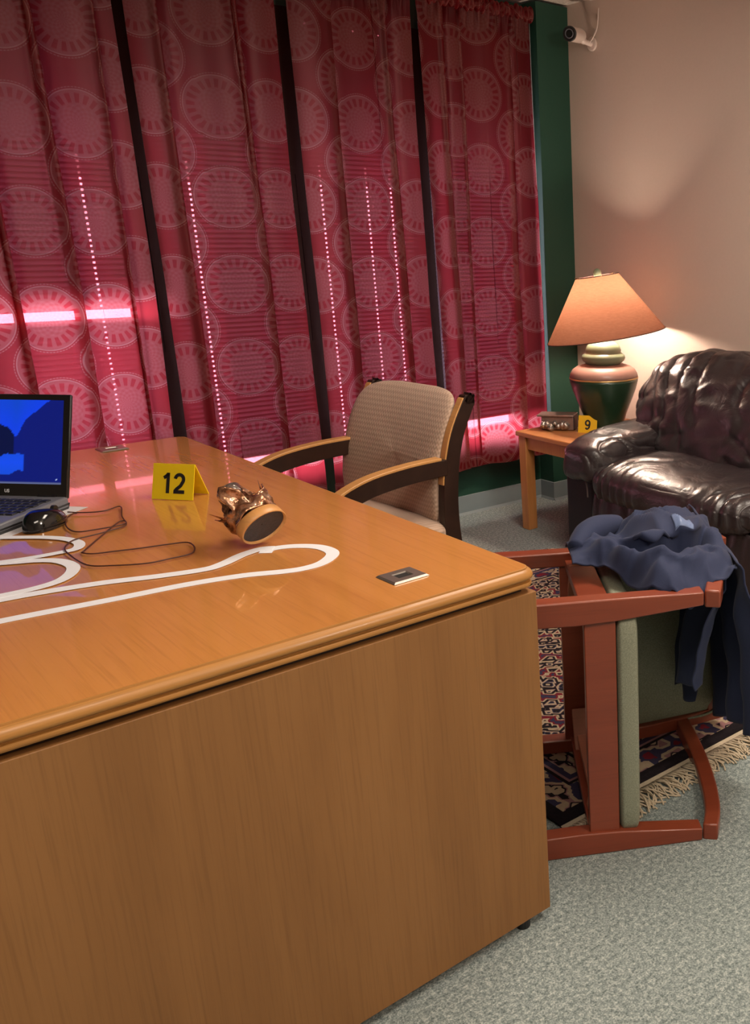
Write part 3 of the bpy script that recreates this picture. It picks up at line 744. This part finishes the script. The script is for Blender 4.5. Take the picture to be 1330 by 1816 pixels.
MB().box((0, .020, .408), (2 * HW - .10, .026, .066)).build('front_rail', C_, ch, bevel=.002)
MB().box((0, .420, .392), (.48, .024, .060)).build('back_rail', C_, ch, bevel=.002)
MB().box((0, .475, .775), (.48, .024, .040)).build('top_rail', C_, ch, bevel=.003)
for sx_, cy_, an in ((-1, .07, 40), (1, .07, -40), (-1, .375, -35), (1, .375, 35)):
    b = MB().box((sx_ * .205, cy_, .405), (.12, .020, .05), Matrix.Rotation(rad(-an if cy_ < .2 else -an), 3, 'Z')); lab(b.build('corner_brace', M['rawwood'], ch, bevel=.001), 'pale unfinished wood brace')
for sx_ in (-1, 1): lab(MB().box((sx_ * .212, .23, .41), (.018, .26, .045)).build('seat_cleat', M['rawwood'], ch, bevel=.001), 'pale wooden cleat under the seat')
b = MB(); cushion(b, 0, .215, .466, .535, .43, .052, 12, k2=.30); b.build('seat', M['sage'], ch, smooth='all')
b = MB()
def backf(i, j):
    a = i * 2 * pi; p = (j - .5) * pi
    def sg(v, k): return math.copysign(abs(v) ** k, v)
    x = sg(cos(p), .5) * sg(cos(a), .28) * .238; z = sg(cos(p), .5) * sg(sin(a), .28) * .150; y = sg(sin(p), .8) * .020
    return (x, .452 + y + z * .16 + .10 * x * x, .645 + z)
b.grid(backf, 80, 20); bo = b.build('backrest', M['sage'], ch, smooth='all')
b = MB(); b.tube([(.239 * math.copysign(abs(cos(a)) ** .28, cos(a)), .435 + .16 * .151 * math.copysign(abs(sin(a)) ** .28, sin(a)) + .006, .645 + .151 * math.copysign(abs(sin(a)) ** .28, sin(a))) for a in [2 * pi * k / 80 for k in range(81)]], .0035, 6)
b.build('piping', M['sage'], bo, smooth='all')

# ---- the standing armchair behind the desk (faces -X, towards the desk)
# local: x = width, y = depth (front at -y .. back at +y), z up ; facing -y local -> -X world
sc = thing('armchair', 'standing armchair with beige woven back and dark wood arms, pushed to the desk', 'armchair', (1.325, 2.722, .012), rad(-86))
HW2 = .250
for s_ in (-1, 1):
    xo = s_ * HW2
    # rear post with backward curved top: dark sides, honey front edge
    pp_ = bez([(xo, .27, 0), (xo, .215, .25), (xo, .195, .45), (xo, .205, .60), (xo, .235, .72), (xo, .285, .815), (xo, .292, .825)], 5)
    b = MB(); barpath(b, pp_, .030, .062, taper=lambda k: 1 - .35 * k); po_ = b.build('back_post', M['darkwood'], sc, bevel=.004)
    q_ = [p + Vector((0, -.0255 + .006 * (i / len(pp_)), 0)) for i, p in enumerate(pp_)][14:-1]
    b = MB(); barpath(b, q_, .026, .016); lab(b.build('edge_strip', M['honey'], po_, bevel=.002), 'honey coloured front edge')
    pa = bez([(xo, .19, .628), (xo, .05, .626), (xo, -.08, .612), (xo, -.17, .582), (xo, -.225, .535), (xo, -.235, .48)], 6)
    b = MB(); barpath(b, pa, .034, .050, taper=lambda k: 1.0 + .25 * k); ao_ = b.build('armrest', M['darkwood'], sc, bevel=.003)
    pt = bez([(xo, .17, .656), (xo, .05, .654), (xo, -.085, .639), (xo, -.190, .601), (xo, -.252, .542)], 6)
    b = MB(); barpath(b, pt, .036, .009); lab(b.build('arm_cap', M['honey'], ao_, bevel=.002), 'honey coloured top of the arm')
    b = MB(); bar(b, (xo, -.235, .0), (xo, -.235, .52), .034, .040, .034, .058); b.build('front_leg', M['darkwood'], sc, bevel=.003)
    MB().box((xo, 0, .36), (.024, .42, .05)).build('side_rail', M['darkwood'], sc, bevel=.002)
MB().box((0, -.225, .36), (2 * HW2 - .03, .024, .05)).build('front_rail', M['darkwood'], sc, bevel=.002)
MB().box((0, .195, .36), (2 * HW2 - .03, .024, .05)).build('back_rail', M['darkwood'], sc, bevel=.002)
b = MB(); cushion(b, 0, -.02, .425, .55, .46, .09, 7); b.build('seat', M['weave'], sc, smooth='all')
def bk(i, j):
    a = i * 2 * pi; p = (j - .5) * pi
    def sg(v, k): return math.copysign(abs(v) ** k, v)
    x = sg(cos(p), .45) * sg(cos(a), .22 if sin(a) < 0 else .30) * (.236 if cos(a) > 0 else .276); z = sg(cos(p), .45) * sg(sin(a), .30) * .205; y = sg(sin(p), .8) * .026
    zz = .645 + z
    return (x, .152 + y + max(0, (zz - .58)) ** 1.5 * .75 + .04 - .45 * x * x, zz - .20 * x * x)
b = MB(); b.grid(bk, 90, 24); bo = b.build('backrest', M['weave'], sc, smooth='all')

# ================================================================ SIDE TABLE
tz = .466
TX0, TX1, TY0, TY1 = 2.548, 3.12, 3.093, 3.516
tb = thing('side_table', 'small square orange oak side table in the corner under the lamp', 'side table', ((TX0 + TX1) / 2, (TY0 + TY1) / 2, 0))
tw, tdp = TX1 - TX0, TY1 - TY0
MB().box((0, 0, tz - .011), (tw, tdp, .022)).build('tabletop', M['pinetop'], tb, bevel=.004)
for sx_ in (-1, 1):
    for sy_ in (-1, 1):
        MB().box((sx_ * (tw / 2 - .035), sy_ * (tdp / 2 - .035), (tz - .022) / 2), (.050, .050, tz - .022)).build('leg', M['pine'], tb, bevel=.003)
for sy_ in (-1, 1): MB().box((0, sy_ * (tdp / 2 - .03), tz - .052), (tw - .12, .018, .058)).build('apron', M['pine'], tb, bevel=.001)
for sx_ in (-1, 1): MB().box((sx_ * (tw / 2 - .03), 0, tz - .052), (.018, tdp - .12, .058)).build('apron', M['pine'], tb, bevel=.001)

# ---------------------------------------------------------------- lamp
LX, LY = 2.872, 3.262
lamp = thing('table_lamp', 'table lamp with dark green urn base and wide brown cone shade, lit', 'table lamp', (LX, LY, tz))
gr = plain('green_ceramic', (.014, .042, .020), .35, var=.3, scale=14, coat=.3)
sg_ = plain('sage_green_ceramic', (.20, .26, .16), .35, var=.15, scale=14, coat=.3)
tn = plain('dusty_rose_ceramic', (.36, .20, .16), .4, var=.15, scale=14, coat=.2)
gd = plain('gold_line', (.75, .52, .22), .3, metal=.8)
b = MB(); b.lathe([(.078, 0), (.085, .004), (.087, .02), (.100, .07), (.124, .13), (.145, .185), (.155, .222), (.156, .236)], 64); b.build('urn_base', gr, lamp, smooth='all')
b = MB(); b.lathe([(.1560, .234), (.1575, .236), (.1575, .239), (.1560, .241)], 64); b.build('gold_band', gd, lamp, smooth='all')
b = MB(); b.lathe([(.156, .240), (.153, .256), (.142, .274), (.122, .288), (.095, .296), (.080, .299)], 64); b.build('urn_shoulder', tn, lamp, smooth='all')
b = MB(); b.lathe([(.070, .297), (.080, .303), (.094, .314), (.099, .326), (.096, .338), (.085, .347), (.079, .350), (.081, .360), (.075, .378), (.060, .393), (.040, .402), (.012, .406)], 64); b.build('neck', sg_, lamp, smooth='all')
b = MB(); b.cyl((0, 0, .400), (0, 0, .67), .005, 12); b.build('stem', gd, lamp)
t = NT('brown_linen_shade'); v = t.coord(); n1 = t.noise(t.coord(scale=(1, 1, 6)), 40, 4, .65, .5)
cA = t.mix(n1, (.12, .044, .032), (.22, .092, .066)); df = t.n('BsdfDiffuse'); t.l(cA, df.inputs[0]); tr = t.n('BsdfTranslucent'); cB = t.mix(n1, (.34, .125, .065), (.54, .24, .14)); t.l(cB, tr.inputs[0])
mx = t.n('MixShader'); mx.inputs[0].default_value = .17; t.l(df.outputs[0], mx.inputs[1]); t.l(tr.outputs[0], mx.inputs[2]); t.l(mx.outputs[0], t.out.inputs[0]); shm = t.m
sh = bpy.data.objects.new('lamp_shade', None)
Rs = (Matrix.Rotation(rad(-8.0), 3, Vector((.69, .72, 0))))
def sc_(r, a, h): return Rs @ Vector((r * cos(a), r * sin(a), h)) + Vector((0, 0, .545))
NN = 72
prof = [(.268, -.120), (.264, -.114)] + [(.264 - (.264 - .098) * k / 10, -.114 + .254 * k / 10) for k in range(1, 11)] + [(.096, .144)]
b = MB(); b.rings([[sc_(r, 2 * pi * k / NN, h) for k in range(NN)] for r, h in prof], closed_ends=False)
sho = b.build('lamp_shade', shm, lamp, smooth='all', fix=False)
b = MB()
for r, h in ((.268, -.120), (.097, .144)): b.tube([sc_(r, 2 * pi * k / NN, h) for k in range(NN + 1)], .0022, 6)
b.build('trim_ring', plain('dark_trim', (.06, .025, .02), .6), sho, smooth='all')
b = MB()
for k in range(3): b.cyl(sc_(.005, 2 * pi * k / 3, .128), sc_(.105, 2 * pi * k / 3, .146), .0018, 6)
b.build('spider', gd, sho)
b = MB(); b.lathe([(.010, 0), (.013, .004), (.017, .010), (.018, .018), (.018, .024)] + [(.018 * cos(rad(k)), .024 + .018 * sin(rad(k))) for k in range(15, 91, 15)], 24, c=sc_(0, 0, .134)); b.build('finial', sg_, lamp, smooth='all')
b = MB(); b.lathe([(.012, 0), (.015, .02), (.030, .055), (.032, .075), (.026, .095), (.012, .108), (.002, .110)], 24, c=(0, 0, .465)); b.build('bulb', emit('bulb_glow', (1, .72, .46), 14), lamp, smooth='all')
l = bpy.data.lights.new('lamp_bulb_light', 'POINT'); l.energy = 40; l.color = (1, .80, .63); l.shadow_soft_size = .05
lo_ = bpy.data.objects.new('lamp_bulb_light', l); COL.objects.link(lo_); lo_.location = (LX, LY, tz + .545)
bpy.data.objects['bulb'].visible_shadow = True

# ---------------------------------------------------------------- carved metal box beside the lamp
bx = thing('metal_box', 'small dark pewter box with knobbly ornaments on the side table left of the lamp', 'box', (2.72, 3.405, tz), rad(-52))
M['pewter'] = plain('dull_pewter', (.30, .21, .18), .42, metal=.6, var=.3, scale=60, bump=.2)
MB().box((0, 0, .034), (.150, .085, .062)).build('body', M['pewter'], bx, bevel=.003)
MB().box((-.008, -.004, .069), (.172, .097, .008)).build('lid', M['pewter'], bx, bevel=.003)
lab(MB().box((.0762, 0, .034), (.004, .083, .060)).build('end_plate', M['black'], bx), 'black end of the box')
random.seed(3)
for k in range(7):
    px_ = -.062 + k * .017; r_ = .012 + .006 * random.random(); z_ = .016 + .022 * random.random()
    b = MB()
    def of(i, j, r_=r_, k=k):
        a = i * 2 * pi; p = (j - .5) * pi; n_ = 1 + .45 * noise.noise(Vector((cos(a) * 2 + k * 3, sin(a) * 2, p * 2)))
        return (px_ + r_ * n_ * cos(p) * cos(a), -.047 - (.012 if k < 3 else 0) + r_ * n_ * cos(p) * sin(a), z_ + r_ * n_ * sin(p))
    b.grid(of, 16, 10); b.build('ornament', M['metal'], bx, smooth='all')

# ================================================================ SOFA
SX, SY1, SY0 = 2.46, 3.075, .95          # front x, window-side end, camera-side end
sofa = thing('leather_sofa', 'puffy black leather sofa against the beige wall', 'sofa', (2.81, (SY0 + SY1) / 2, 0))
so_ = Vector((2.81, (SY0 + SY1) / 2, 0))
def wr(p, k1=6, k2=22, amp=.006, dirv=(1, 0, 0), seed=0, ridge=.5):
    p = Vector(p); n1 = noise.noise(p * k1 + Vector((seed, 0, 0)))
    q = p + Vector((n1 * .05, n1 * .04, n1 * .04))
    d = Vector(dirv); s_ = q.dot(d)
    r = abs(sin(s_ * k2 + n1 * 5)) ** ridge
    return amp * (r - .6) + amp * .9 * n1
def blob(name, c, s, ex, disp, mat, parent, nu=120, nv=80, ez=.55, shape=None):
    c = Vector(c) - so_; b = MB()
    def sg(v, k): return math.copysign(abs(v) ** k, v)
    def f(i, j):
        a = i * 2 * pi; p = (j - .5) * pi
        d = Vector((sg(cos(p), ez) * sg(cos(a), ex), sg(sin(p), ez), sg(cos(p), ez) * sg(sin(a), ex)))
        q = Vector((d.x * s[0] / 2, d.y * s[1] / 2, d.z * s[2] / 2))
        if shape: q = shape(q, d)
        nn = Vector((d.x / s[0], d.y / s[1], d.z / s[2])).normalized()
        q = q + nn * disp(q + c + so_, d)
        return q + c
    b.grid(f, nu, nv); return b.build(name, mat, parent, smooth='all')
# plinth and front base panel
MB().box((.06, 0, .16), (.62, SY1 - SY0 - .06, .26)).build('base', M['leatherside'], sofa, bevel=.01)
for ys_ in (.06, SY1 - SY0 - .06):
    for xs_ in (-.26, .26): MB().cyl((xs_, ys_ - (SY1 - SY0) / 2, 0), (xs_, ys_ - (SY1 - SY0) / 2, .04), .025, 12).build('foot', M['black'], sofa)
LE, LS = M['leather'], M['leatherside']
# front face of the base: gathered leather
b = MB()
def ff(i, j):
    y = -(SY1 - SY0) / 2 + .19 + i * (SY1 - SY0 - .38); z = .03 + j * .27
    return (-.335 + .02 * (j - .5) ** 2 - .012 * sin(j * pi) + .004 * sin(y * 95 + 2 * sin(y * 13)) * max(0, j * 1.6 - .6), y, z)
b.grid(ff, 260, 20); b.build('front_panel', LE, sofa, smooth='all', solid=.01)
# arms
for sgn, ye in ((1, SY1), (-1, SY0)):
    yc_ = ye - sgn * .095
    # flat upright side/front core
    MB().box((-.005, yc_ - so_.y, .225), (.66, .185, .39)).build('arm_core', LS, sofa, bevel=.018, seg=4)
    def ashape(q, d):
        # fat roll: overhangs to both sides, sags at the front
        k = (q.x + .36) / .72
        q.z += .045 * sin(min(1, max(0, k)) * 2.4) - .03; q.y *= 1 + .15 * sin(k * 3)
        return q
    blob('arm_roll', (2.79, yc_ - sgn * .022, .445), (.72, .235, .165), .38,
         lambda p, d: wr(p, 6, 46, .011, (.80, .45, .35), 2, .45) + .008 * noise.noise(p * 13), LE, sofa, 200, 120, .45, ashape)
# inside of arm / seat cushions
def seatdisp(p, d):
    front = max(0, 1 - abs(p.x - 2.44) / .12)
    w = wr(p, 4, 34, .010, (.36, .93, 0), 7, .40)
    w += .006 * sin(p.y * 130 + 3 * noise.noise(p * 7)) * front * (1 if p.z < .37 else .4)
    return w * (.35 if d.z < -.5 else 1)
ym = (SY0 + SY1) / 2
for y0_, y1_ in ((ym + .005, SY1 - .175), (SY0 + .175, ym - .005)):
    blob('seat_cushion', (2.725, (y0_ + y1_) / 2, .335), (.62, y1_ - y0_ + .01, .175), .62, seatdisp, LE, sofa, 200, 300, .35,
         lambda q, d: Vector((q.x, q.y, q.z + .02 * (1 - (q.x / .31) ** 2) + .01)))
# back cushions, tall, round shouldered
def bdisp(p, d):
    n1 = noise.noise(p * 3.5 + Vector((4, 0, 1)))
    w = .017 * (abs(sin(p.y * 30 + n1 * 6 + (p.z - .6) * 5)) ** .40 - .6) + .008 * (.4 - abs(noise.noise(p * 12)) * 2)
    w += .011 * (abs(sin((p.z * 30 + p.y * 9) + n1 * 5)) ** .6 - .6) * (1 if d.z < .2 else .4)
    return w + .012 * noise.noise(p * 9)
def bshape(q, d):
    q = Vector(q); q.x += (q.z) * .32
    if q.z > 0: q.y *= 1 - .20 * (q.z / .26) ** 2; q.z *= .93
    return q
for y0_, y1_ in ((ym + .01, SY1 - .035), (SY0 + .035, ym - .01)):
    blob('back_cushion', (2.93, (y0_ + y1_) / 2, .615), (.25, y1_ - y0_, .52), .72, bdisp, LE, sofa, 200, 220, .55, bshape)
MB().box((.255, 0, .40), (.14, SY1 - SY0 - .10, .66)).build('back_frame', LS, sofa, bevel=.04, seg=4)
# seam piping at the arm front
pp_ = [(-.342, SY1 - .02 - so_.y, .430), (-.346, SY1 - .09 - so_.y, .405), (-.347, SY1 - .135 - so_.y, .375), (-.347, SY1 - .155 - so_.y, .33), (-.347, SY1 - .16 - so_.y, .28)]
b = MB().tube(bez(pp_, 5), .0035, 8); b.build('piping', M['piping'], sofa, smooth='all')

# ================================================================ RUG
RX0, RX1, RY0, RY1 = 1.190, 2.43, 1.512, 3.085
rug = thing('persian_rug', 'dark persian rug with cream and crimson pattern and cream fringe, under the overturned chair', 'rug', ((RX0 + RX1) / 2, (RY0 + RY1) / 2, 0), rad(-1.0))
t = NT('persian_pattern'); tc = t.n('TexCoord'); mp = t.n('Mapping'); t.l(tc.outputs['Object'], mp.inputs[0]); sep = t.n('SeparateXYZ'); t.l(mp.outputs[0], sep.inputs[0])
X_, Y_ = sep.outputs[0], sep.outputs[1]; hw_, hl_ = (RX1 - RX0) / 2, (RY1 - RY0) / 2
ax_ = t.math('SUBTRACT', hw_, t.math('ABSOLUTE', X_)); ay_ = t.math('SUBTRACT', hl_, t.math('ABSOLUTE', Y_))
e_ = t.math('MINIMUM', ax_, ay_)                                      # distance to the border
al = t.math('ADD', X_, Y_)
def tri(x, per): return t.math('DIVIDE', t.math('PINGPONG', t.math('ADD', x, 50.0 * per), per / 2), per / 2)
dA = tri(X_, .11); dB = tri(Y_, .11)
dia = t.math('ADD', dA, dB)                                         # 0..2 diamonds
zig = t.math('ABSOLUTE', t.math('SUBTRACT', dA, dB))
nzr = t.noise(tc.outputs['Object'], 60, 3, .7); vor = t.n('TexVoronoi'); t.l(tc.outputs['Object'], vor.inputs['Vector']); vor.inputs['Scale'].default_value = 27; vor.distance = 'MANHATTAN'
q_ = t.math('ADD', t.math('MULTIPLY', dia, .42), t.math('MULTIPLY', vor.outputs['Distance'], .35))
BLK, CRM, RED, NVY, PNK = (.008, .008, .010), (.46, .36, .24), (.17, .012, .022), (.035, .035, .075), (.30, .16, .16)
border = t.ramp(q_, [(0, BLK), (.24, BLK), (.27, CRM), (.42, CRM), (.45, BLK), (.55, PNK), (.62, CRM), (.78, CRM), (.80, NVY), (1, RED)])
q2 = t.math('ADD', t.math('MULTIPLY', tri(t.math('ADD', X_, t.math('MULTIPLY', Y_, .6)), .16), .55), t.math('MULTIPLY', vor.outputs['Distance'], .55))
field = t.ramp(q2, [(0, CRM), (.18, CRM), (.21, BLK), (.34, BLK), (.37, NVY), (.44, CRM), (.54, PNK), (.57, BLK), (.70, BLK), (.74, CRM), (.86, RED), (1, NVY)])
for n_ in t.t.nodes:
    if n_.type == 'VALTORGB': n_.color_ramp.interpolation = 'CONSTANT'
def step(a): return t.math('GREATER_THAN', e_, a)
c = t.mix(step(.035), BLK, border)
c = t.mix(step(.115), c, BLK); c = t.mix(step(.125), c, PNK); c = t.mix(step(.133), c, NVY)
c = t.mix(step(.150), c, border); c = t.mix(step(.205), c, BLK); c = t.mix(step(.215), c, CRM); c = t.mix(step(.225), c, field)
c = t.mix(t.math('MULTIPLY', nzr, .35), c, (.05, .03, .035))
t.pbr(c, .95, 0, t.bump(nzr, .6, .004), spec=.1); M['rug'] = t.m
b = MB(); b.grid(lambda i, j: ((i - .5) * 2 * hw_, (j - .5) * 2 * hl_, .0075 + .0025 * noise.noise(Vector((i * 6, j * 6, 0)))), 40, 40)
b.build('pile', M['rug'], rug, smooth='all', solid=.007)
M['fringe'] = plain('cream_fringe', (.55, .46, .33), .9, var=.2, scale=200)
for sy_ in (-1, 1):
    b = MB(); random.seed(11 + sy_); N__ = 330
    b.grid(lambda i, j: ((i - .5) * 2 * hw_ , sy_ * (hl_ + .022 * j), .006 - .002 * j), 60, 2)
    for k in range(N__):
        x_ = -hw_ + 2 * hw_ * k / N__; dx = random.uniform(-.03, .03); L_ = random.uniform(.05, .085); zt_ = random.uniform(.004, .016)
        p_ = [(x_, sy_ * (hl_ + .016), .006), (x_ + dx * .3 + random.uniform(-.008, .008), sy_ * (hl_ + .02 + L_ * .4), zt_ + .002), (x_ + dx + random.uniform(-.012, .012), sy_ * (hl_ + .02 + L_ * .75), zt_ * .7), (x_ + dx * 1.6, sy_ * (hl_ + .02 + L_), .0025)]
        b.tube(bez(p_, 2), .0022, 5)
    f_ = b.build('fringe', M['fringe'], rug, smooth='all', fix=False); f_['kind'] = 'stuff'

# ================================================================ JACKET draped over the overturned chair
def lerp(a, b, k): return a + (b - a) * k
def sm(k): k = min(1, max(0, k)); return k * k * (3 - 2 * k)
jk = thing('navy_jacket', 'crumpled navy jacket draped over the overturned armchair', 'jacket', M=Matrix.Translation(O_ + u_ * .55 + v_ * .25 + Vector((0, 0, .6))))
jc = O_ + u_ * .55 + v_ * .25 + Vector((0, 0, .6))
def L2W(a, b_, z): return O_ + u_ * a + v_ * b_ + Vector((0, 0, z)) - jc
def jtop(i, j):
    # i: 0 = towards the feet (left), 1 = over the armrest and down ; j: 0 = near, 1 = far
    s_ = i * 1.0
    a = .375 + s_ * .345
    bn = lerp(.20, .028, sm(i * 1.9)) + .035 * sm(i * 3 - 2); bn += -.0 + .045 * sin(i * 7) * (1 - i)       # near edge, sagging line
    bf = lerp(.36, .54, sm(i * 1.2))
    b_ = lerp(bn, bf, j)
    hump = .085 * sin(pi * min(1, j * 1.0) ** .9) * sin(pi * min(1, (i + .10) * .83)) ** .8 * (.35 + .65 * sm(i * 1.5))
    z = .612 + hump
    z -= .030 * math.exp(-((j - .0) / .10) ** 2) * sin(pi * i) ** .7
    q_ = Vector((a * 9, b_ * 9, 1.2)); f1 = noise.noise(q_); f2 = noise.noise(q_ * 2.3 + Vector((5, 0, 0)))
    z += .028 * (.5 - abs(f1) * 2) * sm(i * 5) * sm((1 - j) * 5) + .014 * (.4 - abs(f2) * 2)
    z += .012 * (abs(sin(b_ * 26 + a * 13 + f1 * 3)) ** .6 - .6) * sin(pi * i)
    z -= .13 * math.exp(-((j - .27 - .08 * i) / .085) ** 4) * sm((i - .25) * 4) * sm((.97 - i) * 5)   # deep hollow
    b_ += .02 * f2
    b_ -= .075 * math.exp(-((j - .47 - .06 * i) / .09) ** 2) * sm((i - .22) * 4) * sm((.99 - i) * 5)      # the upper cloth overhangs the hollow
    return L2W(a, b_, z)
b = MB(); b.grid(jtop, 90, 70); body = b.build('jacket_body', M['navy'], jk, smooth='all', solid=.004)
def hang(b0, b1, zt, zb0, zb1, off, seed, nfold, amp, a_out, name, a0=.722, hemj=.02):
    def f(i, j):                     # i along b, j downwards
        b_ = lerp(b0, b1, i); zb = lerp(zb0, zb1, i) + hemj * noise.noise(Vector((i * 4, seed, 0)))
        z = lerp(zt - .02 * (1 - i) , zb, j)
        w = amp * sin(i * nfold * pi + seed + j * 1.2) * sm(j * 3)
        # comes over the armrest in a round bend
        a = a0 + .012 * sm(j * 12) + a_out * sin(j * pi * .5) + w + .01 * noise.noise(Vector((i * 6, j * 5, seed)))
        if j < .06: z = zt + .018 * cos(j / .06 * pi / 2) - .018
        return L2W(a, b_ + off * j, z)
    q = MB(); q.grid(f, 70, 60); return q.build(name, M['navy'], jk, smooth='all', solid=.004)
hang(.06, .56, .632, .20, .04, .02, 2.0, 7, .022, .045, 'jacket_side')
hang(.10, .30, .60, .305, .26, .03, 5.0, 3, .022, -.070, 'sleeve', a0=.700)
hang(.26, .46, .56, .20, .17, .02, 8.0, 3, .018, -.040, 'sleeve', a0=.70)
# collar: dark open roll at the far left
b = MB(); b.tube(bez([L2W(.39, .27, .625), L2W(.42, .32, .640), L2W(.46, .36, .645), L2W(.51, .40, .640)], 6), lambda k: .020 + .012 * sin(k * pi), 16)
b.build('collar', M['navy'], jk, smooth='all')
b = MB(); b.grid(lambda i, j: Vector(jtop(.68 + i * .13, .46 + j * .10)) + Vector((0, 0, .0035)), 14, 10)
lab(b.build('patch', M['bluepatch'], jk, smooth='all', solid=.001), 'shiny light blue patch')

# ================================================================ SECURITY CAMERA
cp_ = Vector((XR, 3.615, 2.172))
sec = thing('security_camera', 'white bullet security camera with black lens ring, high on the beige wall', 'security camera', tuple(cp_))
ld = Vector((-.62, .10, -.02)); hd = Vector((-.125, .030, .022))
MB().cyl((0, 0, 0), (-.012, 0, 0), .030, 24).build('mounting_plate', M['camwhite'], sec, bevel=.002)
b = MB(); b.cyl((-.010, 0, 0), (-.05, .006, .005), .013, 16, .010); b.cyl((-.045, .004, .004), (-.075, .012, .018), .014, 16); b.build('bracket', M['camwhite'], sec, bevel=.002)
dax = Vector((-.80, -.42, -.10)).normalized(); c0 = Vector((-.075, .012, .028)); 
b = MB(); b.cyl(c0 - dax * .02, c0 + dax * .100, .031, 32); bod = b.build('housing', M['camwhite'], sec, bevel=.005, seg=3)
b = MB(); b.cyl(c0 + dax * .099, c0 + dax * .111, .032, 32); b.build('lens_ring', M['black'], sec, bevel=.004)
b = MB(); b.cyl(c0 + dax * .110, c0 + dax * .113, .014, 24); b.build('lens', M['gloss'], sec)
b = MB(); b.tube([c0 + dax * .1115 + (dax.to_track_quat('Z', 'Y').to_matrix() @ Vector((0.018 * cos(2 * pi * k / 32), .018 * sin(2 * pi * k / 32), 0))) for k in range(33)], .002, 6); b.build('lens_trim', M['greyplastic'], sec, smooth='all')
b = MB(); b.tube(bez([(-.03, -.012, 0), (-.022, -.035, .03), (-.010, -.045, .07), (-.006, -.05, .143)], 6), .003, 8); b.build('cable', M['camwhite'], sec, smooth='all')
